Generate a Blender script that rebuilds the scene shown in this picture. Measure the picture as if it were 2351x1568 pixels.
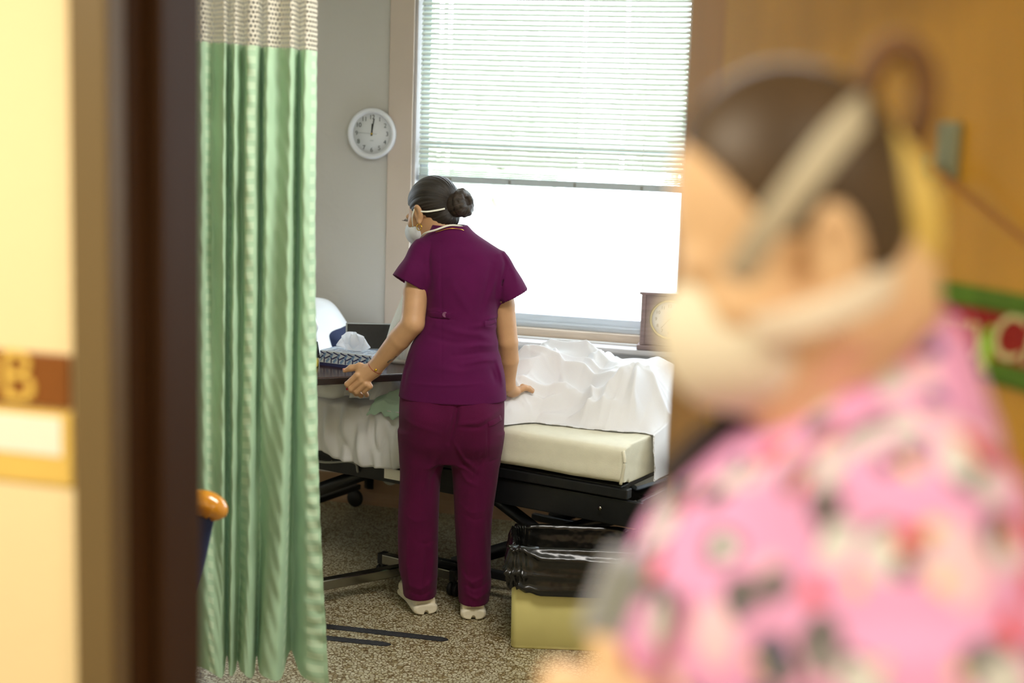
import bpy, bmesh, math, random
import numpy as np
from math import sin, cos, pi, radians, sqrt
from mathutils import Matrix, Vector
from mathutils.bvhtree import BVHTree

random.seed(7); np.random.seed(7)
for o in list(bpy.data.objects): bpy.data.objects.remove(o)
scene = bpy.context.scene
COL = scene.collection

# ------------------------------------------------------------------ camera, sky, lights, exposure
CH = 1.75; YAW, PITCH, ROLL = radians(15), radians(8.8), radians(1.95)
FPX = 50/36*2351
CAM = np.array([0, 0, CH])
VD = np.array([-sin(YAW)*cos(PITCH), cos(YAW)*cos(PITCH), -sin(PITCH)])
R0 = np.array([cos(YAW), sin(YAW), 0.0]); F0 = np.array([-sin(YAW), cos(YAW), 0.0]); U0 = np.cross(R0, VD)
RV = R0*cos(ROLL)+U0*sin(ROLL); UV = -R0*sin(ROLL)+U0*cos(ROLL)
cd = bpy.data.cameras.new('camera'); cam = bpy.data.objects.new('camera', cd); COL.objects.link(cam)
cd.lens = 50; cd.sensor_width = 36; cd.clip_start = 0.05
cam.matrix_world = Matrix(((RV[0], UV[0], -VD[0], 0), (RV[1], UV[1], -VD[1], 0), (RV[2], UV[2], -VD[2], CH), (0, 0, 0, 1)))
cd.dof.use_dof = True; cd.dof.focus_distance = 5.0; cd.dof.aperture_fstop = 1.75
scene.camera = cam
vs = scene.view_settings
vs.view_transform = 'Standard'; vs.look = 'None'; vs.gamma = 1.0; vs.use_curve_mapping = False
vs.exposure = 0.0
w = bpy.data.worlds.new('sky'); scene.world = w; w.use_nodes = True
bg = w.node_tree.nodes['Background']; bg.inputs[0].default_value = (0.80, 0.91, 1.0, 1); bg.inputs[1].default_value = 10.0
scene.cycles.use_denoising = True; scene.cycles.use_light_tree = False; scene.cycles.adaptive_threshold = 0.04
scene.cycles.max_bounces = 6; scene.cycles.diffuse_bounces = 4; scene.cycles.glossy_bounces = 3; scene.cycles.transparent_max_bounces = 12
scene.cycles.sample_clamp_indirect = 6.0

def area_light(name, loc, rot, sx, sy, power, color, portal=False, parent=None):
    l = bpy.data.lights.new(name, 'AREA'); l.shape = 'RECTANGLE'; l.size = sx; l.size_y = sy
    l.energy = power; l.color = color
    o = bpy.data.objects.new(name, l); COL.objects.link(o); o.location = loc; o.rotation_euler = rot
    if portal: l.cycles.is_portal = True
    if parent: o.parent = parent
    return o
HALL_POWER, ROOM_POWER = 36, 48
HALL_COLOR, ROOM_COLOR = (1.0, 0.88, 0.67), (1.0, 0.96, 0.90)
for wx in (-4.05, -1.459, 0.20): area_light('window_portal', (wx, 6.12, 1.62), (radians(-90), 0, 0), 1.24, 1.62, 1, (1, 1, 1), portal=True)

# ------------------------------------------------------------------ helpers
def ray(x, y): return VD + RV*(x-1175.5)/FPX - UV*(y-784)/FPX
def at(x, y, yl, o):
    """photo measurement -> local metres in a frame at o (right, away, up), yl metres away from o"""
    v = ray(x, y); t = ((o-CAM)@F0+yl)/(v@F0); P = CAM+v*t-o
    return np.array([P@R0, P@F0, P[2]])

def srgb(r, g, b):
    f = lambda c: (c/255/12.92) if c/255 <= 0.04045 else ((c/255+0.055)/1.055)**2.4
    return (f(r), f(g), f(b), 1)

MATS = {}
def mat(name, col, rough=0.6, metal=0.0, var=0.12, vscale=8.0, bump=0.0, bscale=60.0, spec=0.5, sheen=0.0, stretch=None, coat=0.0, transl=0.0, alpha=None):
    """principled material with procedural colour variation and fine relief"""
    m = bpy.data.materials.new(name); m.use_nodes = True
    nt = m.node_tree; N = nt.nodes; L = nt.links
    b = N['Principled BSDF']
    b.inputs['Roughness'].default_value = rough; b.inputs['Metallic'].default_value = metal
    b.inputs['Specular IOR Level'].default_value = spec
    if sheen: b.inputs['Sheen Weight'].default_value = sheen
    if coat: b.inputs['Coat Weight'].default_value = coat; b.inputs['Coat Roughness'].default_value = 0.12
    tc = N.new('ShaderNodeTexCoord'); src = tc.outputs['Object']
    if stretch:
        mp = N.new('ShaderNodeMapping'); mp.inputs['Scale'].default_value = stretch; L.new(src, mp.inputs[0]); src = mp.outputs[0]
    nz = N.new('ShaderNodeTexNoise'); nz.inputs['Scale'].default_value = vscale; nz.inputs['Detail'].default_value = 2
    L.new(src, nz.inputs[0])
    cr = N.new('ShaderNodeValToRGB'); c = np.array(col[:3])
    cr.color_ramp.elements[0].position = 0.3; cr.color_ramp.elements[1].position = 0.7
    cr.color_ramp.elements[0].color = (*np.clip(c*(1-var), 0, 1), 1); cr.color_ramp.elements[1].color = (*np.clip(c*(1+var), 0, 1), 1)
    L.new(nz.outputs[0], cr.inputs[0]); L.new(cr.outputs[0], b.inputs['Base Color'])
    if bump:
        n2 = N.new('ShaderNodeTexNoise'); n2.inputs['Scale'].default_value = bscale; n2.inputs['Detail'].default_value = 1
        L.new(src, n2.inputs[0])
        bp = N.new('ShaderNodeBump'); bp.inputs['Strength'].default_value = bump; bp.inputs['Distance'].default_value = 0.01
        L.new(n2.outputs[0], bp.inputs['Height']); L.new(bp.outputs[0], b.inputs['Normal'])
    if transl:
        t = N.new('ShaderNodeBsdfTranslucent'); L.new(cr.outputs[0], t.inputs[0])
        mx = N.new('ShaderNodeMixShader'); mx.inputs[0].default_value = transl
        L.new(b.outputs[0], mx.inputs[1]); L.new(t.outputs[0], mx.inputs[2]); L.new(mx.outputs[0], N['Material Output'].inputs[0])
    MATS[name] = m
    return m

def link(name, me, m=None, parent=None, loc=None, rot=None):
    o = bpy.data.objects.new(name, me); COL.objects.link(o)
    if m is not None and me is not None and not len(me.materials): me.materials.append(m)
    if parent is not None: o.parent = parent
    if loc is not None: o.location = loc
    if rot is not None: o.rotation_euler = rot
    return o
def tag(o, label=None, cat=None, group=None, kind=None):
    if label: o['label'] = label
    if cat: o['category'] = cat
    if group: o['group'] = group
    if kind: o['kind'] = kind
    return o
def thing(name, label, cat, loc=(0, 0, 0), rz=0.0, group=None):
    o = bpy.data.objects.new(name, None); COL.objects.link(o); o.location = loc; o.rotation_euler = (0, 0, rz)
    o.empty_display_size = 0.1
    return tag(o, label, cat, group)

def mesh_np(name, V, F, smooth=True):
    """V (n,3), F (m,4) quads or (m,3)"""
    me = bpy.data.meshes.new(name); V = np.asarray(V, np.float32); F = np.asarray(F, np.int32); k = F.shape[1]
    me.vertices.add(len(V)); me.vertices.foreach_set('co', V.ravel())
    me.loops.add(F.size); me.loops.foreach_set('vertex_index', F.ravel())
    me.polygons.add(len(F)); me.polygons.foreach_set('loop_start', np.arange(0, F.size, k, dtype=np.int32))
    me.polygons.foreach_set('loop_total', np.full(len(F), k, np.int32))
    me.polygons.foreach_set('use_smooth', np.full(len(F), smooth, bool))
    me.update(calc_edges=True); me.validate()
    return me
def grid_faces(nu, nv, wrap=False):
    i = np.arange(nu-(0 if wrap else 1))[:, None]; j = np.arange(nv-1)[None, :]; i2 = (i+1) % nu
    a = i*nv+j; b = i2*nv+j
    return np.stack([a, b, b+1, a+1], -1).reshape(-1, 4)
def bm_mesh(name, bm, smooth=False):
    me = bpy.data.meshes.new(name); bmesh.ops.recalc_face_normals(bm, faces=bm.faces[:])
    if smooth:
        for f in bm.faces: f.smooth = True
    bm.to_mesh(me); bm.free(); return me
def add_box(bm, lo, hi, bev=0.0, seg=2, M=None):
    lo = Vector(lo); hi = Vector(hi); c = (lo+hi)/2; s = hi-lo
    r = bmesh.ops.create_cube(bm, size=1.0)
    vsx = r['verts']
    for v in vsx: v.co = Vector((v.co.x*s.x+c.x, v.co.y*s.y+c.y, v.co.z*s.z+c.z))
    if bev:
        es = list({e for v in vsx for e in v.link_edges})
        rr = bmesh.ops.bevel(bm, geom=es, offset=bev, segments=seg, affect='EDGES', profile=0.5)
        vsx = list({v for f in rr['faces'] for v in f.verts} | {v for v in vsx if v.is_valid})
    if M is not None:
        for v in vsx:
            if v.is_valid: v.co = M @ v.co
    return vsx
def box(name, lo, hi, m, parent=None, bev=0.0, seg=2, loc=None, rot=None, M=None):
    bm = bmesh.new(); add_box(bm, lo, hi, bev, seg, M)
    return link(name, bm_mesh(name, bm, smooth=False), m, parent, loc, rot)
def catmull(P, n):
    P = np.asarray(P, float); Q = np.vstack([2*P[0]-P[1], P, 2*P[-1]-P[-2]]); out = []
    for i in range(len(P)-1):
        t = np.linspace(0, 1, n, endpoint=False)[:, None]; a, b, c, d = Q[i:i+4]
        out.append(0.5*((2*b)+(c-a)*t+(2*a-5*b+4*c-d)*t*t+(3*b-a-3*c+d)*t**3))
    return np.vstack(out+[P[-1:]])
def sweep(name, pts, rad, m, parent=None, seg=10, flat=None, smooth_n=6, up=(0, 0, 1)):
    """tube (or flat strap when flat=(halfwidth, halfthick)) along a smoothed path"""
    P = catmull(pts, smooth_n) if smooth_n > 1 else np.asarray(pts, float)
    T = np.gradient(P, axis=0); T /= np.linalg.norm(T, axis=1)[:, None]+1e-9
    up = np.asarray(up, float); V = []
    for i in range(len(P)):
        t = T[i]; a = np.cross(t, up)
        if np.linalg.norm(a) < 1e-3: a = np.cross(t, (0.3, 1, 0.1))
        a /= np.linalg.norm(a); b = np.cross(a, t)
        r = rad if np.isscalar(rad) else np.interp(i/(len(P)-1), np.linspace(0, 1, len(rad)), rad)
        for k in range(seg):
            an = 2*pi*k/seg
            if flat: V.append(P[i]+a*cos(an)*flat[0]+b*sin(an)*flat[1])
            else: V.append(P[i]+a*cos(an)*r+b*sin(an)*r)
    n = len(P); V = np.array(V)
    F = []
    for i in range(n-1):
        for k in range(seg):
            k2 = (k+1) % seg
            F.append([i*seg+k, i*seg+k2, (i+1)*seg+k2, (i+1)*seg+k])
    me = bpy.data.meshes.new(name)
    me.from_pydata(V.tolist(), [], F+[list(range(seg))[::-1], list(range((n-1)*seg, n*seg))])
    for p in me.polygons: p.use_smooth = True
    return link(name, me, m, parent)
def lathe(name, prof, m, parent=None, seg=40, loc=None, rot=None, smooth=True):
    prof = np.array(prof, float); n = len(prof); V = []
    for k in range(seg):
        a = 2*pi*k/seg
        for r, z in prof: V.append((r*cos(a), r*sin(a), z))
    return link(name, mesh_np(name, V, grid_faces(seg, n, True), smooth), m, parent, loc, rot)
def text(name, body, size, m, parent, loc, rot, extrude=0.0006, shear=0.0, align='CENTER'):
    c = bpy.data.curves.new(name, 'FONT'); c.body = body; c.size = size; c.extrude = extrude; c.shear = shear
    c.align_x = align; c.align_y = 'CENTER'; c.materials.append(m)
    t = bpy.data.objects.new('tmp_text', c); COL.objects.link(t); bpy.context.view_layer.update()
    me = bpy.data.meshes.new_from_object(t.evaluated_get(bpy.context.evaluated_depsgraph_get())); bpy.data.objects.remove(t)
    return link(name, me, m, parent, loc, rot)

# ---- implicit surfaces (smooth unions of tapered limbs, ellipsoids and lofts -> one continuous mesh)
class SDF:
    def __init__(s, lo, hi, h):
        s.h = h; s.lo = np.array(lo, np.float32); s.n = np.ceil((np.array(hi)-lo)/h).astype(int)+1
        s.A = np.full(s.n, 0.2, np.float32)
        s.ax = [s.lo[i]+np.arange(s.n[i], dtype=np.float32)*h for i in range(3)]
    def sub_grid(s, lo, hi):
        i0 = np.clip(np.floor((np.array(lo)-s.lo)/s.h).astype(int), 0, s.n); i1 = np.clip(np.ceil((np.array(hi)-s.lo)/s.h).astype(int)+1, 0, s.n)
        sl = tuple(slice(a, max(b, a)) for a, b in zip(i0, i1))
        return sl, s.ax[0][sl[0]][:, None, None], s.ax[1][sl[1]][None, :, None], s.ax[2][sl[2]][None, None, :]
    def merge(s, sl, d, k, op):
        a = s.A[sl]; d = d.astype(np.float32)
        if op == '+':
            if k <= 0: s.A[sl] = np.minimum(a, d)
            else:
                hh = np.clip(k-np.abs(a-d), 0, None)/k; s.A[sl] = np.minimum(a, d)-hh*hh*k*0.25
        else:
            d = -d
            if k <= 0: s.A[sl] = np.maximum(a, d)
            else:
                hh = np.clip(k-np.abs(a-d), 0, None)/k; s.A[sl] = np.maximum(a, d)+hh*hh*k*0.25
    def cone(s, a, b, ra, rb, k=0.02, op='+'):
        a = np.array(a, np.float32); b = np.array(b, np.float32); m = max(ra, rb)+k+3*s.h
        sl, X, Y, Z = s.sub_grid(np.minimum(a, b)-m, np.maximum(a, b)+m)
        ab = b-a; L2 = float(ab@ab)+1e-12
        t = np.clip(((X-a[0])*ab[0]+(Y-a[1])*ab[1]+(Z-a[2])*ab[2])/L2, 0, 1)
        d = np.sqrt((X-a[0]-t*ab[0])**2+(Y-a[1]-t*ab[1])**2+(Z-a[2]-t*ab[2])**2)-(ra+(rb-ra)*t)
        s.merge(sl, d, k, op)
    def chain(s, pts, rads, k=0.012):
        for i in range(len(pts)-1): s.cone(pts[i], pts[i+1], rads[i], rads[i+1], k)
    def ell(s, c, r, k=0.02, M=None, op='+'):
        c = np.array(c, np.float32); r = np.array(r, np.float32); m = r.max()+k+3*s.h
        sl, X, Y, Z = s.sub_grid(c-m, c+m); X = X-c[0]; Y = Y-c[1]; Z = Z-c[2]
        if M is not None:
            M = np.array(M, np.float32)
            X, Y, Z = (M[0, i]*X+M[1, i]*Y+M[2, i]*Z for i in range(3))
        k0 = np.sqrt((X/r[0])**2+(Y/r[1])**2+(Z/r[2])**2); k1 = np.sqrt((X/r[0]**2)**2+(Y/r[1]**2)**2+(Z/r[2]**2)**2)+1e-6
        s.merge(sl, k0*(k0-1)/k1, k, op)
    def loft(s, a, b, secs, k=0.02, u=(1, 0, 0), op='+', p=2.0, caps=True):
        """secs: (t, du, dv, ru, rv) along a->b, superellipse cross-sections"""
        a = np.array(a, float); b = np.array(b, float); w = b-a; Ln = np.linalg.norm(w); w /= Ln
        u = np.array(u, float); u -= (u@w)*w; u /= np.linalg.norm(u); v = np.cross(w, u)
        S = catmull(np.array(secs, float), 8); S = S[np.argsort(S[:, 0])]
        mx = max(np.abs(S[:, 1]).max()+S[:, 3].max(), np.abs(S[:, 2]).max()+S[:, 4].max())+k+4*s.h
        cs = np.array([a, b]); ext = mx
        sl, X, Y, Z = s.sub_grid(cs.min(0)-ext, cs.max(0)+ext)
        if min(s.A[sl].shape) == 0: return
        X = X-a[0]; Y = Y-a[1]; Z = Z-a[2]
        W = X*w[0]+Y*w[1]+Z*w[2]; P = X*u[0]+Y*u[1]+Z*u[2]; Q = X*v[0]+Y*v[1]+Z*v[2]
        t = np.clip(W/Ln, S[0, 0], S[-1, 0]); fl = t.ravel()
        du, dv, ru, rv = (np.interp(fl, S[:, 0], S[:, i]).reshape(t.shape).astype(np.float32) for i in (1, 2, 3, 4))
        x = np.abs(P-du)/ru; y = np.abs(Q-dv)/rv
        q = (x**p+y**p)**(1/p)
        g = np.sqrt(((x+1e-4)**(p-1)/ru)**2+((y+1e-4)**(p-1)/rv)**2)*(q+1e-3)**(1-p)
        d = (q-1)/(g+1e-4)
        if caps: d = np.maximum(d, np.maximum(S[0, 0]*Ln-W, W-S[-1, 0]*Ln))
        s.merge(sl, d, k, op)
    def fold(s, pts, wid, amp, side=None, ymax=None):
        """raise (amp>0) or press (amp<0) a soft crease seen from the back, along a polyline of (x, z)"""
        P = np.array(pts, float); lo = P.min(0)-3*wid; hi = P.max(0)+3*wid
        sl, X, Y, Z = s.sub_grid((lo[0], s.lo[1], lo[1]), (hi[0], s.lo[1]+s.n[1]*s.h, hi[1]))
        best = None; tot = len(P)-1
        for i in range(tot):
            a, b = P[i], P[i+1]; ab = b-a
            t = np.clip(((X-a[0])*ab[0]+(Z-a[1])*ab[1])/(ab@ab+1e-9), 0, 1)
            d = np.sqrt((X-a[0]-t*ab[0])**2+(Z-a[1]-t*ab[1])**2)
            gl = (i+t)/tot; e = np.exp(-(d/wid)**2)*np.sin(np.clip(gl, 0.06, 0.94)*pi)**0.6
            best = e if best is None else np.maximum(best, e)
        if ymax is not None: best = best*np.clip((ymax-Y)/0.03+0.5, 0, 1)
        s.A[sl] -= (amp*best).astype(np.float32)
    def ripple(s, amp, fr, seed=0, n=7):
        rs = np.random.RandomState(seed); X, Y, Z = s.ax[0][:, None, None], s.ax[1][None, :, None], s.ax[2][None, None, :]
        acc = 0
        for i in range(n):
            k = rs.normal(size=3)*np.array(fr); acc = acc+np.sin(X*k[0]+Y*k[1]+Z*k[2]+rs.rand()*6.28)
        s.A += (amp*acc/n).astype(np.float32)
    def mesh(s, name):
        A = s.A; n = A.shape; ins = A < 0
        c = np.zeros(tuple(k-1 for k in n), np.uint8)
        for i in (0, 1):
            for j in (0, 1):
                for k in (0, 1): c += ins[i:n[0]-1+i, j:n[1]-1+j, k:n[2]-1+k]
        act = (c > 0) & (c < 8); I, J, K = np.nonzero(act)
        idm = np.full(act.shape, -1, np.int32); idm[I, J, K] = np.arange(len(I))
        val = {(i, j, k): A[I+i, J+j, K+k] for i in (0, 1) for j in (0, 1) for k in (0, 1)}
        acc = np.zeros((len(I), 3), np.float32); cnt = np.zeros(len(I), np.float32)
        for i in (0, 1):
            for j in (0, 1):
                for axis in range(3):
                    p = [i, j]; p.insert(axis, 0); q = [i, j]; q.insert(axis, 1)
                    a = val[tuple(p)]; b = val[tuple(q)]; m = (a < 0) != (b < 0)
                    t = np.where(m, a/(a-b+1e-12), 0)
                    for x in range(3): acc[:, x] += np.where(m, p[x]+(t if x == axis else 0), 0)
                    cnt += m
        V = (np.stack([I, J, K], 1)+acc/cnt[:, None])*s.h+s.lo
        F = []
        for axis in range(3):
            o1, o2 = [(1, 2), (2, 0), (0, 1)][axis]
            sl0 = [slice(1, n[x]-1) for x in range(3)]; sl0[axis] = slice(0, n[axis]-1)
            sl1 = list(sl0); sl1[axis] = slice(1, n[axis])
            a = ins[tuple(sl0)]; b = ins[tuple(sl1)]
            for flip in (0, 1):
                m = (a & ~b) if not flip else (~a & b)
                E = np.stack(np.nonzero(m), 1)
                if not len(E): continue
                off = np.ones(3, int); off[axis] = 0; E = E+off
                def cell(d1, d2):
                    C = E.copy(); C[:, o1] -= d1; C[:, o2] -= d2
                    return idm[C[:, 0], C[:, 1], C[:, 2]]
                q = np.stack([cell(1, 1), cell(0, 1), cell(0, 0), cell(1, 0)], 1)
                F.append(q[:, ::-1] if flip else q)
        return mesh_np(name, V, np.vstack(F))
def bvh_of(me):
    return BVHTree.FromPolygons([v.co[:] for v in me.vertices], [p.vertices[:] for p in me.polygons])
def on_surface(bvh, p, dirv=(0, 1, 0), lift=0.0, back=0.5):
    d = Vector(dirv).normalized(); h = bvh.ray_cast(Vector(p)-d*back, d)
    return None if h[0] is None else np.array(h[0]+h[1]*lift if h[1].dot(d) < 0 else h[0]-h[1]*lift)
def rotm(rx=0, ry=0, rz=0):
    return np.array((Matrix.Rotation(rz, 3, 'Z') @ Matrix.Rotation(rx, 3, 'X') @ Matrix.Rotation(ry, 3, 'Y')))

# ------------------------------------------------------------------ materials
mat('wall_paint', srgb(206, 204, 200), 0.75, var=0.03, vscale=1.6, bump=0.12, bscale=28)
mat('trim_paint', srgb(208, 194, 182), 0.5, var=0.04, vscale=3, bump=0.05, bscale=30)
mat('sill_paint', srgb(206, 203, 205), 0.4, var=0.03, bump=0.05, bscale=20)
mat('stop_wood', srgb(196, 178, 158), 0.5, var=0.12, vscale=10, stretch=(1, 8, 18))
mat('sash_metal', srgb(205, 214, 222), 0.35, metal=0.2, var=0.03)
mat('hall_paint', srgb(246, 228, 186), 0.6, var=0.02, vscale=1.2, bump=0.04, bscale=30)
mat('ceiling_paint', srgb(232, 228, 216), 0.8, var=0.02)
mat('base_cove', srgb(150, 118, 88), 0.5, var=0.08)
mat('casing_metal', srgb(112, 96, 66), 0.45, var=0.04, vscale=2)
mat('jamb_metal', srgb(70, 48, 30), 0.6, var=0.06, vscale=2, spec=0.12)
mat('black_metal', srgb(18, 19, 21), 0.42, var=0.3, vscale=20, bump=0.05, bscale=80)
mat('chrome', srgb(150, 148, 140), 0.22, metal=1.0, var=0.08, vscale=14)
mat('grey_plastic', srgb(150, 152, 148), 0.5, var=0.05)
mat('black_rubber', srgb(14, 14, 15), 0.55, var=0.2)
mat('white_plastic', srgb(232, 236, 244), 0.35, var=0.02)
mat('dial_white', srgb(226, 231, 236), 0.5, var=0.02)
mat('dial_ink', srgb(52, 66, 72), 0.6, var=0.05)
mat('hand_black', srgb(12, 22, 22), 0.5, var=0.05)
mat('pale_steel', srgb(160, 172, 180), 0.4, metal=0.3, var=0.05)
mat('sheet_white', srgb(245, 246, 250), 0.8, var=0.02, vscale=5, bump=0.08, bscale=400, sheen=0.2, transl=0.18)
mat('mattress_cloth', srgb(224, 221, 200), 0.8, var=0.03, vscale=30, bump=0.12, bscale=500)
mat('pillow_white', srgb(240, 243, 247), 0.8, var=0.02, bump=0.08, bscale=400)
mat('green_cloth', srgb(176, 208, 192), 0.85, var=0.06, bump=0.1, bscale=400)
mat('navy_cloth', srgb(34, 46, 84), 0.8, var=0.1, bump=0.1, bscale=300)
mat('table_laminate', srgb(62, 40, 34), 0.2, var=0.3, vscale=6, stretch=(2, 22, 2))
mat('table_edge', srgb(40, 28, 24), 0.4, var=0.2)
mat('tissue_paper', srgb(240, 243, 248), 0.9, var=0.01, transl=0.3)
mat('box_print_pale', srgb(196, 206, 216), 0.5, var=0.08, vscale=40)
mat('print_navy', srgb(46, 52, 96), 0.5, var=0.08)
mat('print_blue', srgb(118, 150, 190), 0.5, var=0.1)
mat('laptop_black', srgb(17, 18, 21), 0.35, var=0.35, vscale=70)
mat('laptop_silver', srgb(170, 176, 180), 0.35, metal=0.6, var=0.04)
mat('yellow_plastic', srgb(236, 206, 20), 0.4, var=0.03)
mat('bin_plastic', srgb(206, 196, 128), 0.45, var=0.05, vscale=6, bump=0.03, bscale=40)
mat('bag_black', srgb(16, 16, 14), 0.24, var=0.2, bump=0.35, bscale=30)
mat('tape_black', srgb(36, 37, 40), 0.7, var=0.15, vscale=60, bump=0.2, bscale=300)
mat('scrub_purple', srgb(84, 8, 66), 0.85, spec=0.2, var=0.06, vscale=14, bump=0.12, bscale=700, sheen=0.05)
mat('pants_purple', srgb(80, 5, 52), 0.88, spec=0.2, var=0.07, vscale=14, bump=0.12, bscale=700, sheen=0.06)
mat('skin_nurse', srgb(196, 152, 112), 0.5, var=0.05, vscale=22, bump=0.03, bscale=200)
mat('skin_front', srgb(226, 192, 154), 0.5, var=0.05, vscale=14)
mat('nail', srgb(206, 140, 120), 0.3, var=0.03)
mat('mask_white', srgb(232, 236, 244), 0.8, var=0.02, bump=0.05, bscale=200)
mat('mask_cup', srgb(232, 228, 212), 0.8, var=0.02)
mat('strap_white', srgb(240, 240, 228), 0.7, var=0.03)
mat('strap_front', srgb(196, 190, 172), 0.7, var=0.03)
mat('strap_pale', srgb(232, 222, 208), 0.7, var=0.03)
mat('gold', srgb(226, 186, 60), 0.25, metal=1.0, var=0.05)
mat('red_cord', srgb(150, 10, 30), 0.7, var=0.2, vscale=120)
mat('shoe_white', srgb(226, 218, 196), 0.6, var=0.05, vscale=30, bump=0.08, bscale=150)
mat('shoe_sole', srgb(40, 40, 40), 0.7, var=0.1)
mat('button_mauve', srgb(120, 70, 104), 0.4, var=0.05)
mat('lash_black', srgb(10, 9, 9), 0.7, var=0.05)
mat('wood_grey_brown', srgb(134, 112, 110), 0.4, var=0.16, vscale=6, stretch=(2, 2, 14))
mat('brass_ring', srgb(190, 176, 130), 0.3, metal=0.8, var=0.05)
mat('plaque_brown', srgb(132, 80, 36), 0.4, var=0.08)
mat('letter_gold', srgb(232, 198, 100), 0.35, var=0.05)
mat('card_white', srgb(250, 246, 236), 0.6, var=0.01)
mat('holder_yellow', srgb(232, 200, 110), 0.4, var=0.04)
mat('hook_metal', srgb(150, 156, 130), 0.4, metal=0.3, var=0.08)
mat('cord_tan', srgb(170, 120, 64), 0.7, var=0.1)
mat('banner_red', srgb(150, 28, 22), 0.7, var=0.1)
mat('banner_green', srgb(84, 124, 36), 0.8, var=0.25, vscale=20)
mat('banner_white', srgb(214, 214, 160), 0.7, var=0.05)
mat('banner_lime', srgb(150, 205, 60), 0.6, var=0.08)
mat('arm_wood', srgb(204, 136, 32), 0.18, var=0.1, vscale=10, coat=0.6)
mat('lamp_shade', srgb(244, 243, 236), 0.8, var=0.02, transl=0.3)
mat('lamp_base', srgb(210, 206, 196), 0.3, var=0.04)
mat('night_wood', srgb(150, 112, 74), 0.4, var=0.15, vscale=6, stretch=(10, 2, 2))
mat('slat_white', srgb(218, 224, 214), 0.5, var=0.015, transl=0.05)
mat('blind_rail', srgb(188, 198, 202), 0.4, var=0.03)
mat('cord_white', srgb(225, 225, 215), 0.7, var=0.04)
mat('leaf', srgb(200, 208, 190), 0.6, var=0.3, vscale=6)
mat('bark', srgb(150, 140, 130), 0.9, var=0.2)
mat('ground', srgb(190, 190, 176), 0.9, var=0.1, vscale=2)
mat('strap_dark', srgb(52, 48, 46), 0.7, var=0.1)
mat('device_grey', srgb(160, 166, 184), 0.4, var=0.05)
mat('front_pants', srgb(60, 62, 92), 0.8, var=0.08)
mat('light_frame', srgb(230, 228, 220), 0.5, var=0.02)

def nodes_of(m):
    N = m.node_tree.nodes; return N, m.node_tree.links, N['Principled BSDF']
# terrazzo: pale chips in brown matrix
m = mat('terrazzo', srgb(170, 160, 128), 0.42, var=0.1); N, L, B = nodes_of(m)
tc = N.new('ShaderNodeTexCoord')
nd = N.new('ShaderNodeTexNoise'); nd.inputs['Scale'].default_value = 34; L.new(tc.outputs['Object'], nd.inputs[0])
mxv = N.new('ShaderNodeMix'); mxv.data_type = 'VECTOR'; mxv.inputs[0].default_value = 0.018
L.new(tc.outputs['Object'], mxv.inputs[4]); L.new(nd.outputs['Color'], mxv.inputs[5])
vo = N.new('ShaderNodeTexVoronoi'); vo.feature = 'DISTANCE_TO_EDGE'; vo.inputs['Scale'].default_value = 80; L.new(mxv.outputs[1], vo.inputs['Vector'])
vc = N.new('ShaderNodeTexVoronoi'); vc.inputs['Scale'].default_value = 80; L.new(mxv.outputs[1], vc.inputs['Vector'])
r1 = N.new('ShaderNodeValToRGB'); r1.color_ramp.elements[0].position = 0.05; r1.color_ramp.elements[1].position = 0.15
r1.color_ramp.elements[0].color = srgb(104, 86, 54); r1.color_ramp.elements[1].color = srgb(184, 178, 152)
L.new(vo.outputs['Distance'], r1.inputs[0])
hs = N.new('ShaderNodeSeparateColor'); L.new(vc.outputs['Color'], hs.inputs[0])
r2 = N.new('ShaderNodeValToRGB'); r2.color_ramp.interpolation = 'CONSTANT'
r2.color_ramp.elements[0].color = (0.55, 0.47, 0.34, 1); r2.color_ramp.elements[1].position = 0.13; r2.color_ramp.elements[1].color = (0.85, 0.82, 0.74, 1)
e = r2.color_ramp.elements.new(0.5); e.color = (1, 1, 1, 1)
L.new(hs.outputs[0], r2.inputs[0])
mm = N.new('ShaderNodeMix'); mm.data_type = 'RGBA'; mm.blend_type = 'MULTIPLY'; mm.inputs[0].default_value = 1
L.new(r1.outputs[0], mm.inputs[6]); L.new(r2.outputs[0], mm.inputs[7]); L.new(mm.outputs[2], B.inputs['Base Color'])

# honey wood veneer of the door
m = mat('door_veneer', srgb(200, 152, 52), 0.35, var=0.1, vscale=3, stretch=(3, 3, 0.6), coat=0.25); N, L, B = nodes_of(m)
m = mat('door_stile', srgb(172, 128, 66), 0.4, var=0.1, vscale=3, stretch=(5, 5, 0.6))

# curtain cloth: woven columns of small lighter squares
m = mat('curtain_green', srgb(172, 204, 172), 0.85, var=0.04, vscale=5, bump=0.1, bscale=500, sheen=0.1, transl=0.12, spec=0.2); N, L, B = nodes_of(m)
uv = N.new('ShaderNodeUVMap'); uv.uv_map = 'UVMap'; mp = N.new('ShaderNodeMapping'); mp.inputs['Scale'].default_value = (1, 1, 1); L.new(uv.outputs[0], mp.inputs[0])
sx = N.new('ShaderNodeSeparateXYZ'); L.new(mp.outputs[0], sx.inputs[0])
def M2(op, a, b=None, c=None):
    n = N.new('ShaderNodeMath'); n.operation = op
    for i, v in enumerate((a, b, c)):
        if v is None: continue
        if isinstance(v, (int, float)): n.inputs[i].default_value = v
        else: L.new(v, n.inputs[i])
    return n.outputs[0]
px_ = M2('PINGPONG', M2('MULTIPLY', sx.outputs[0], 1/0.03), 1.0); pz_ = M2('PINGPONG', M2('MULTIPLY', sx.outputs[1], 1/0.017), 1.0)
band = M2('GREATER_THAN', M2('PINGPONG', M2('MULTIPLY', sx.outputs[0], 1/0.09), 1.0), 0.62)
sq = M2('MULTIPLY', M2('MULTIPLY', M2('GREATER_THAN', px_, 0.45), M2('GREATER_THAN', pz_, 0.45)), band)
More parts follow.
